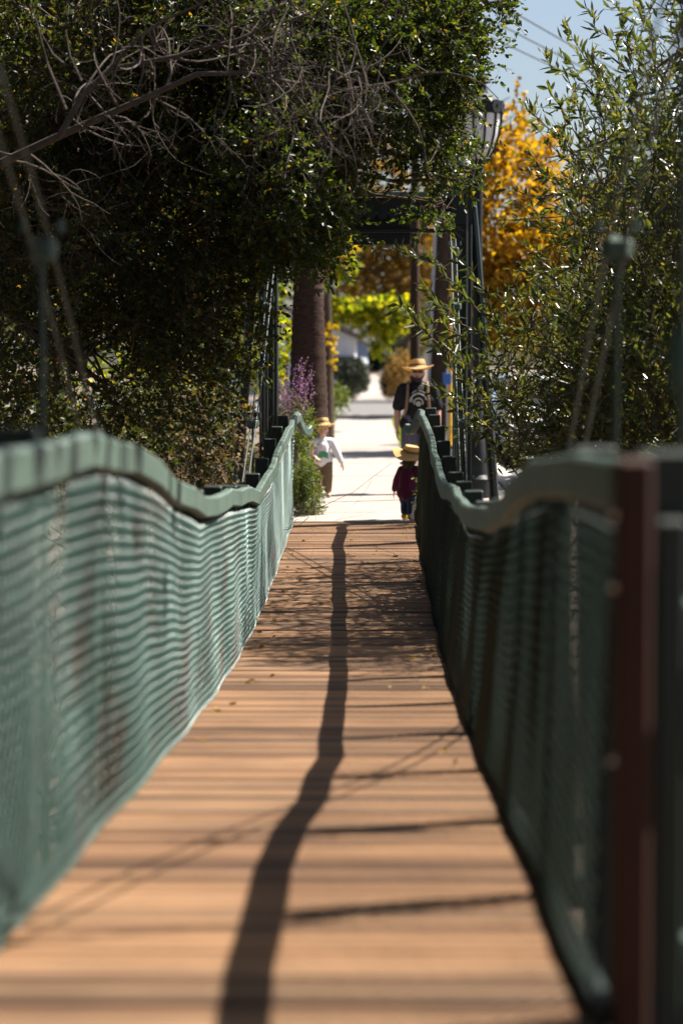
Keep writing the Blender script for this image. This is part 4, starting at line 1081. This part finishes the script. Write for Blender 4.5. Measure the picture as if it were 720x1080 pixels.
bd = MB(); f.ell(bd, (0, .075, 1.462), (.048, .052, .036)); f.cone(bd, (-.068, .035, 1.505), .014, (-.040, .085, 1.468), .020); f.cone(bd, (.068, .035, 1.505), .014, (.040, .085, 1.468), .020); f.cone(bd, (-.026, .112, 1.506), .008, (.026, .112, 1.506), .008)
remesh(bd, 'beard', M['beard'], man, .006, 3)
gl = MB()
for sx in (-1, 1):
    f.ell(gl, (sx * .036, .118, 1.562), (.032, .012, .022)); f.cone(gl, (sx * .066, .11, 1.567), .004, (sx * .085, 0, 1.567), .004)
f.cone(gl, (-.01, .125, 1.566), .005, (.01, .125, 1.566), .005)
gl.build('sunglasses', M['glass'], man)
straw_hat('straw_hat', f, (0, -.01, 1.622), .185, .098, .10, man, M['straw'], (R(5), R(3)), .012, .03)

# boy with hat in white shirt (faces the camera)
bx, by = P(340, 0, 30.2).x, 30.2
boy = thing('person', 'small boy in straw hat and white shirt with green print, one arm held out', 'person', (bx, by, 0))
f = Figure((bx, by, .012), math.pi + R(8), 1.0)
bdy = MB()
f.chain(bdy, [((0, 0, .48), .078), ((0, -.005, .62), .082), ((0, -.01, .70), .06), ((0, 0, .755), .034), ((0, .01, .79), .034)])
f.cone(bdy, (-.09, 0, .695), .045, (.09, 0, .695), .045); f.head(bdy, (0, .015, .845), .085)
# local +x is image left when facing the camera is rotated pi: figure's x mirrors
f.chain(bdy, [((-.115, 0, .69), .038), ((-.185, .02, .55), .030), ((-.235, .05, .43), .022)]); f.hand(bdy, (-.238, .052, .424), (-.25, .1, -1), 1, (1, .2, 0), .62, .3)
f.chain(bdy, [((.115, 0, .69), .038), ((.145, .01, .54), .030), ((.10, .13, .49), .022)]); f.hand(bdy, (.098, .135, .488), (-.2, .9, .05), 1, (0, 0, -1), .62, 1.1)
for sx, fw in ((-1, .07), (1, -.06)):
    f.chain(bdy, [((sx * .055, 0, .46), .062), ((sx * .06, fw * .8, .26), .043), ((sx * .06, fw, .07), .030)]); f.cone(bdy, (sx * .06, fw - .02, .03), .028, (sx * .065, fw + .08, .026), .024)
remesh(bdy, 'body', M['skin_boy'], boy, .005, 3)
sh = MB(); f.chain(sh, [((0, 0, .46), .100), ((0, 0, .62), .100), ((0, -.005, .695), .072)]); f.cone(sh, (-.10, 0, .69), .055, (.10, 0, .69), .055); f.cone(sh, (-.04, 0, .46), .09, (.04, 0, .46), .09)
f.chain(sh, [((-.115, 0, .69), .052), ((-.185, .02, .55), .043), ((-.228, .045, .45), .034)]); f.chain(sh, [((.115, 0, .69), .052), ((.145, .01, .54), .043), ((.108, .11, .493), .034)])
shirt = remesh(sh, 'shirt', M['white'], boy, .006, 3)
pr_ = MB(); vs = []; fs = []
for i in range(9):
    x = -.06 + .015 * i
    for z in (.50, .575): vs.append(f.p((x, .108 - 3.2 * x * x, z - .6 * x * x * 10)))
for i in range(8): fs.append((2 * i, 2 * i + 1, 2 * i + 3, 2 * i + 2))
pr_.add(vs, fs).build('shirt_print', M['greenprint'], shirt)
tr = MB()
for sx, fw in ((-1, .07), (1, -.06)): f.chain(tr, [((sx * .05, 0, .46), .078), ((sx * .06, fw * .8, .26), .062), ((sx * .06, fw, .10), .050)])
f.cone(tr, (-.04, 0, .46), .085, (.04, 0, .46), .085)
remesh(tr, 'trousers', M['brownpant'], boy, .006, 3)
ey = MB()
for sx in (-1, 1): f.ell(ey, (sx * .030, .091, .850), (.010, .006, .007))
ey.build('eyes', M['beard'], boy)
hr = MB(); f.ell(hr, (0, -.012, .875), (.077, .088, .07)); hr.build('hair', M['strap'], boy)
straw_hat('straw_hat', f, (0, -.01, .908), .140, .080, .08, boy, M['straw'], (R(10), R(4)), .015, .02)
tag(MB().tube([f.p((.155, .17, .36)), f.p((.145, .165, .72))], .012, 8).build('orange_stick', M['orange']), 'thin orange stick held upright by the boy', 'stick')

# toddler seen from behind
gx, gy = P(430.5, 0, 25.75).x, 25.75
girl = thing('person', 'toddler in plum jacket, blue jeans and wide straw hat, seen from behind', 'person', (gx, gy, 0))
f = Figure((gx, gy, .012), R(-32), 1.06)
bdy = MB()
f.chain(bdy, [((0, 0, .30), .075), ((0, .02, .42), .078), ((0, .03, .50), .055), ((0, .035, .545), .034), ((0, .05, .57), .034)])
f.cone(bdy, (-.075, .03, .495), .042, (.075, .03, .495), .042); f.head(bdy, (0, .06, .625), .078)
f.chain(bdy, [((-.095, .03, .495), .034), ((-.165, .05, .39), .027), ((-.215, .08, .285), .020)]); f.hand(bdy, (-.217, .083, .278), (-.15, .1, -1), -1, (1, .3, 0), .52, .3)
f.chain(bdy, [((.095, .03, .495), .034), ((.14, .05, .38), .027), ((.13, .14, .32), .020)]); f.hand(bdy, (.13, .145, .318), (0, 1, -.2), 1, (0, 0, -1), .52, .9)
for sx, fw in ((-1, .03), (1, -.03)):
    f.chain(bdy, [((sx * .05, 0, .29), .060), ((sx * .055, fw + .015, .16), .042), ((sx * .055, fw, .06), .030)]); f.cone(bdy, (sx * .055, fw - .015, .03), .026, (sx * .06, fw + .065, .026), .022)
remesh(bdy, 'body', M['skin_boy'], girl, .005, 3)
sh = MB(); f.chain(sh, [((0, 0, .28), .102), ((0, .01, .42), .098), ((0, .03, .50), .068)]); f.cone(sh, (-.08, .03, .495), .052, (.08, .03, .495), .052); f.cone(sh, (-.035, 0, .28), .092, (.035, 0, .28), .092)
f.chain(sh, [((-.095, .03, .495), .048), ((-.165, .05, .39), .041), ((-.206, .075, .305), .033)]); f.chain(sh, [((.095, .03, .495), .048), ((.14, .05, .38), .041), ((.132, .12, .33), .033)])
remesh(sh, 'jacket', M['plum'], girl, .006, 3)
tr = MB()
for sx, fw in ((-1, .03), (1, -.03)): f.chain(tr, [((sx * .045, 0, .28), .076), ((sx * .055, fw + .015, .16), .056), ((sx * .055, fw, .085), .047)])
remesh(tr, 'jeans', M['jean'], girl, .006, 3)
for sx, fw in ((-1, .03), (1, -.03)):
    s_ = MB(); f.cone(s_, (sx * .055, fw - .018, .034), .033, (sx * .06, fw + .065, .030), .029); s_.build('shoe', M['yellow'], girl)
hr = MB(); f.ell(hr, (0, .035, .635), (.078, .080, .075)); f.ell(hr, (0, .0, .57), (.070, .045, .07)); f.ell(hr, (.03, -.02, .53), (.03, .025, .05)); remesh(hr, 'hair', M['beard'], girl, .006, 2)
straw_hat('straw_hat', f, (0, .05, .668), .180, .085, .075, girl, M['straw'], (R(4), R(16)), .02, .02)
lv = MB(); f.ell(lv, (-.10, .09, .565), (.05, .05, .022)); lv.build('collar', M['lav'], girl)
bag = thing('white_bag', 'crumpled white bag at the toddler\'s feet by the right fence', 'bag', (gx + .09, 25.62, 0))
bb = MB(); bb.ell((gx + .09, 25.60, .12), (.055, .045, .09), 16, 10); bb.ell((gx + .07, 25.59, .06), (.055, .045, .05), 14, 9)
o = remesh(bb, 'pouch', M['white'], bag, .006, 2)
for v in o.data.vertices:
    nn = noise.noise(v.co * 28); v.co += v.normal * nn * .012
MB().tube([(gx + .065, 25.60, .19), (gx + .072, 25.60, .26), (gx + .108, 25.60, .26), (gx + .115, 25.60, .19)], .006, 6).build('handle', M['white'], bag)

r = np.random.default_rng(91); n = 55
ly = r.uniform(9, 25.3, n); lx_ = np.where(r.random(n) < .55, XL + .03 + np.abs(r.normal(size=n)) * .10, np.where(r.random(n) < .6, XR - .03 - np.abs(r.normal(size=n)) * .10, r.uniform(XL, XR, n)))
dv = np.stack([r.normal(size=n), r.normal(size=n), r.normal(size=n) * .12], 1)
tag(leaves_mesh('leaf_litter', np.stack([lx_, ly, deck_z(ly) + .006], 1), dv, .035 + .03 * r.random(n), .02 + .015 * r.random(n), M['tan'], None, r), 'dry fallen leaves scattered along the deck edges', 'leaf litter', kind='stuff')
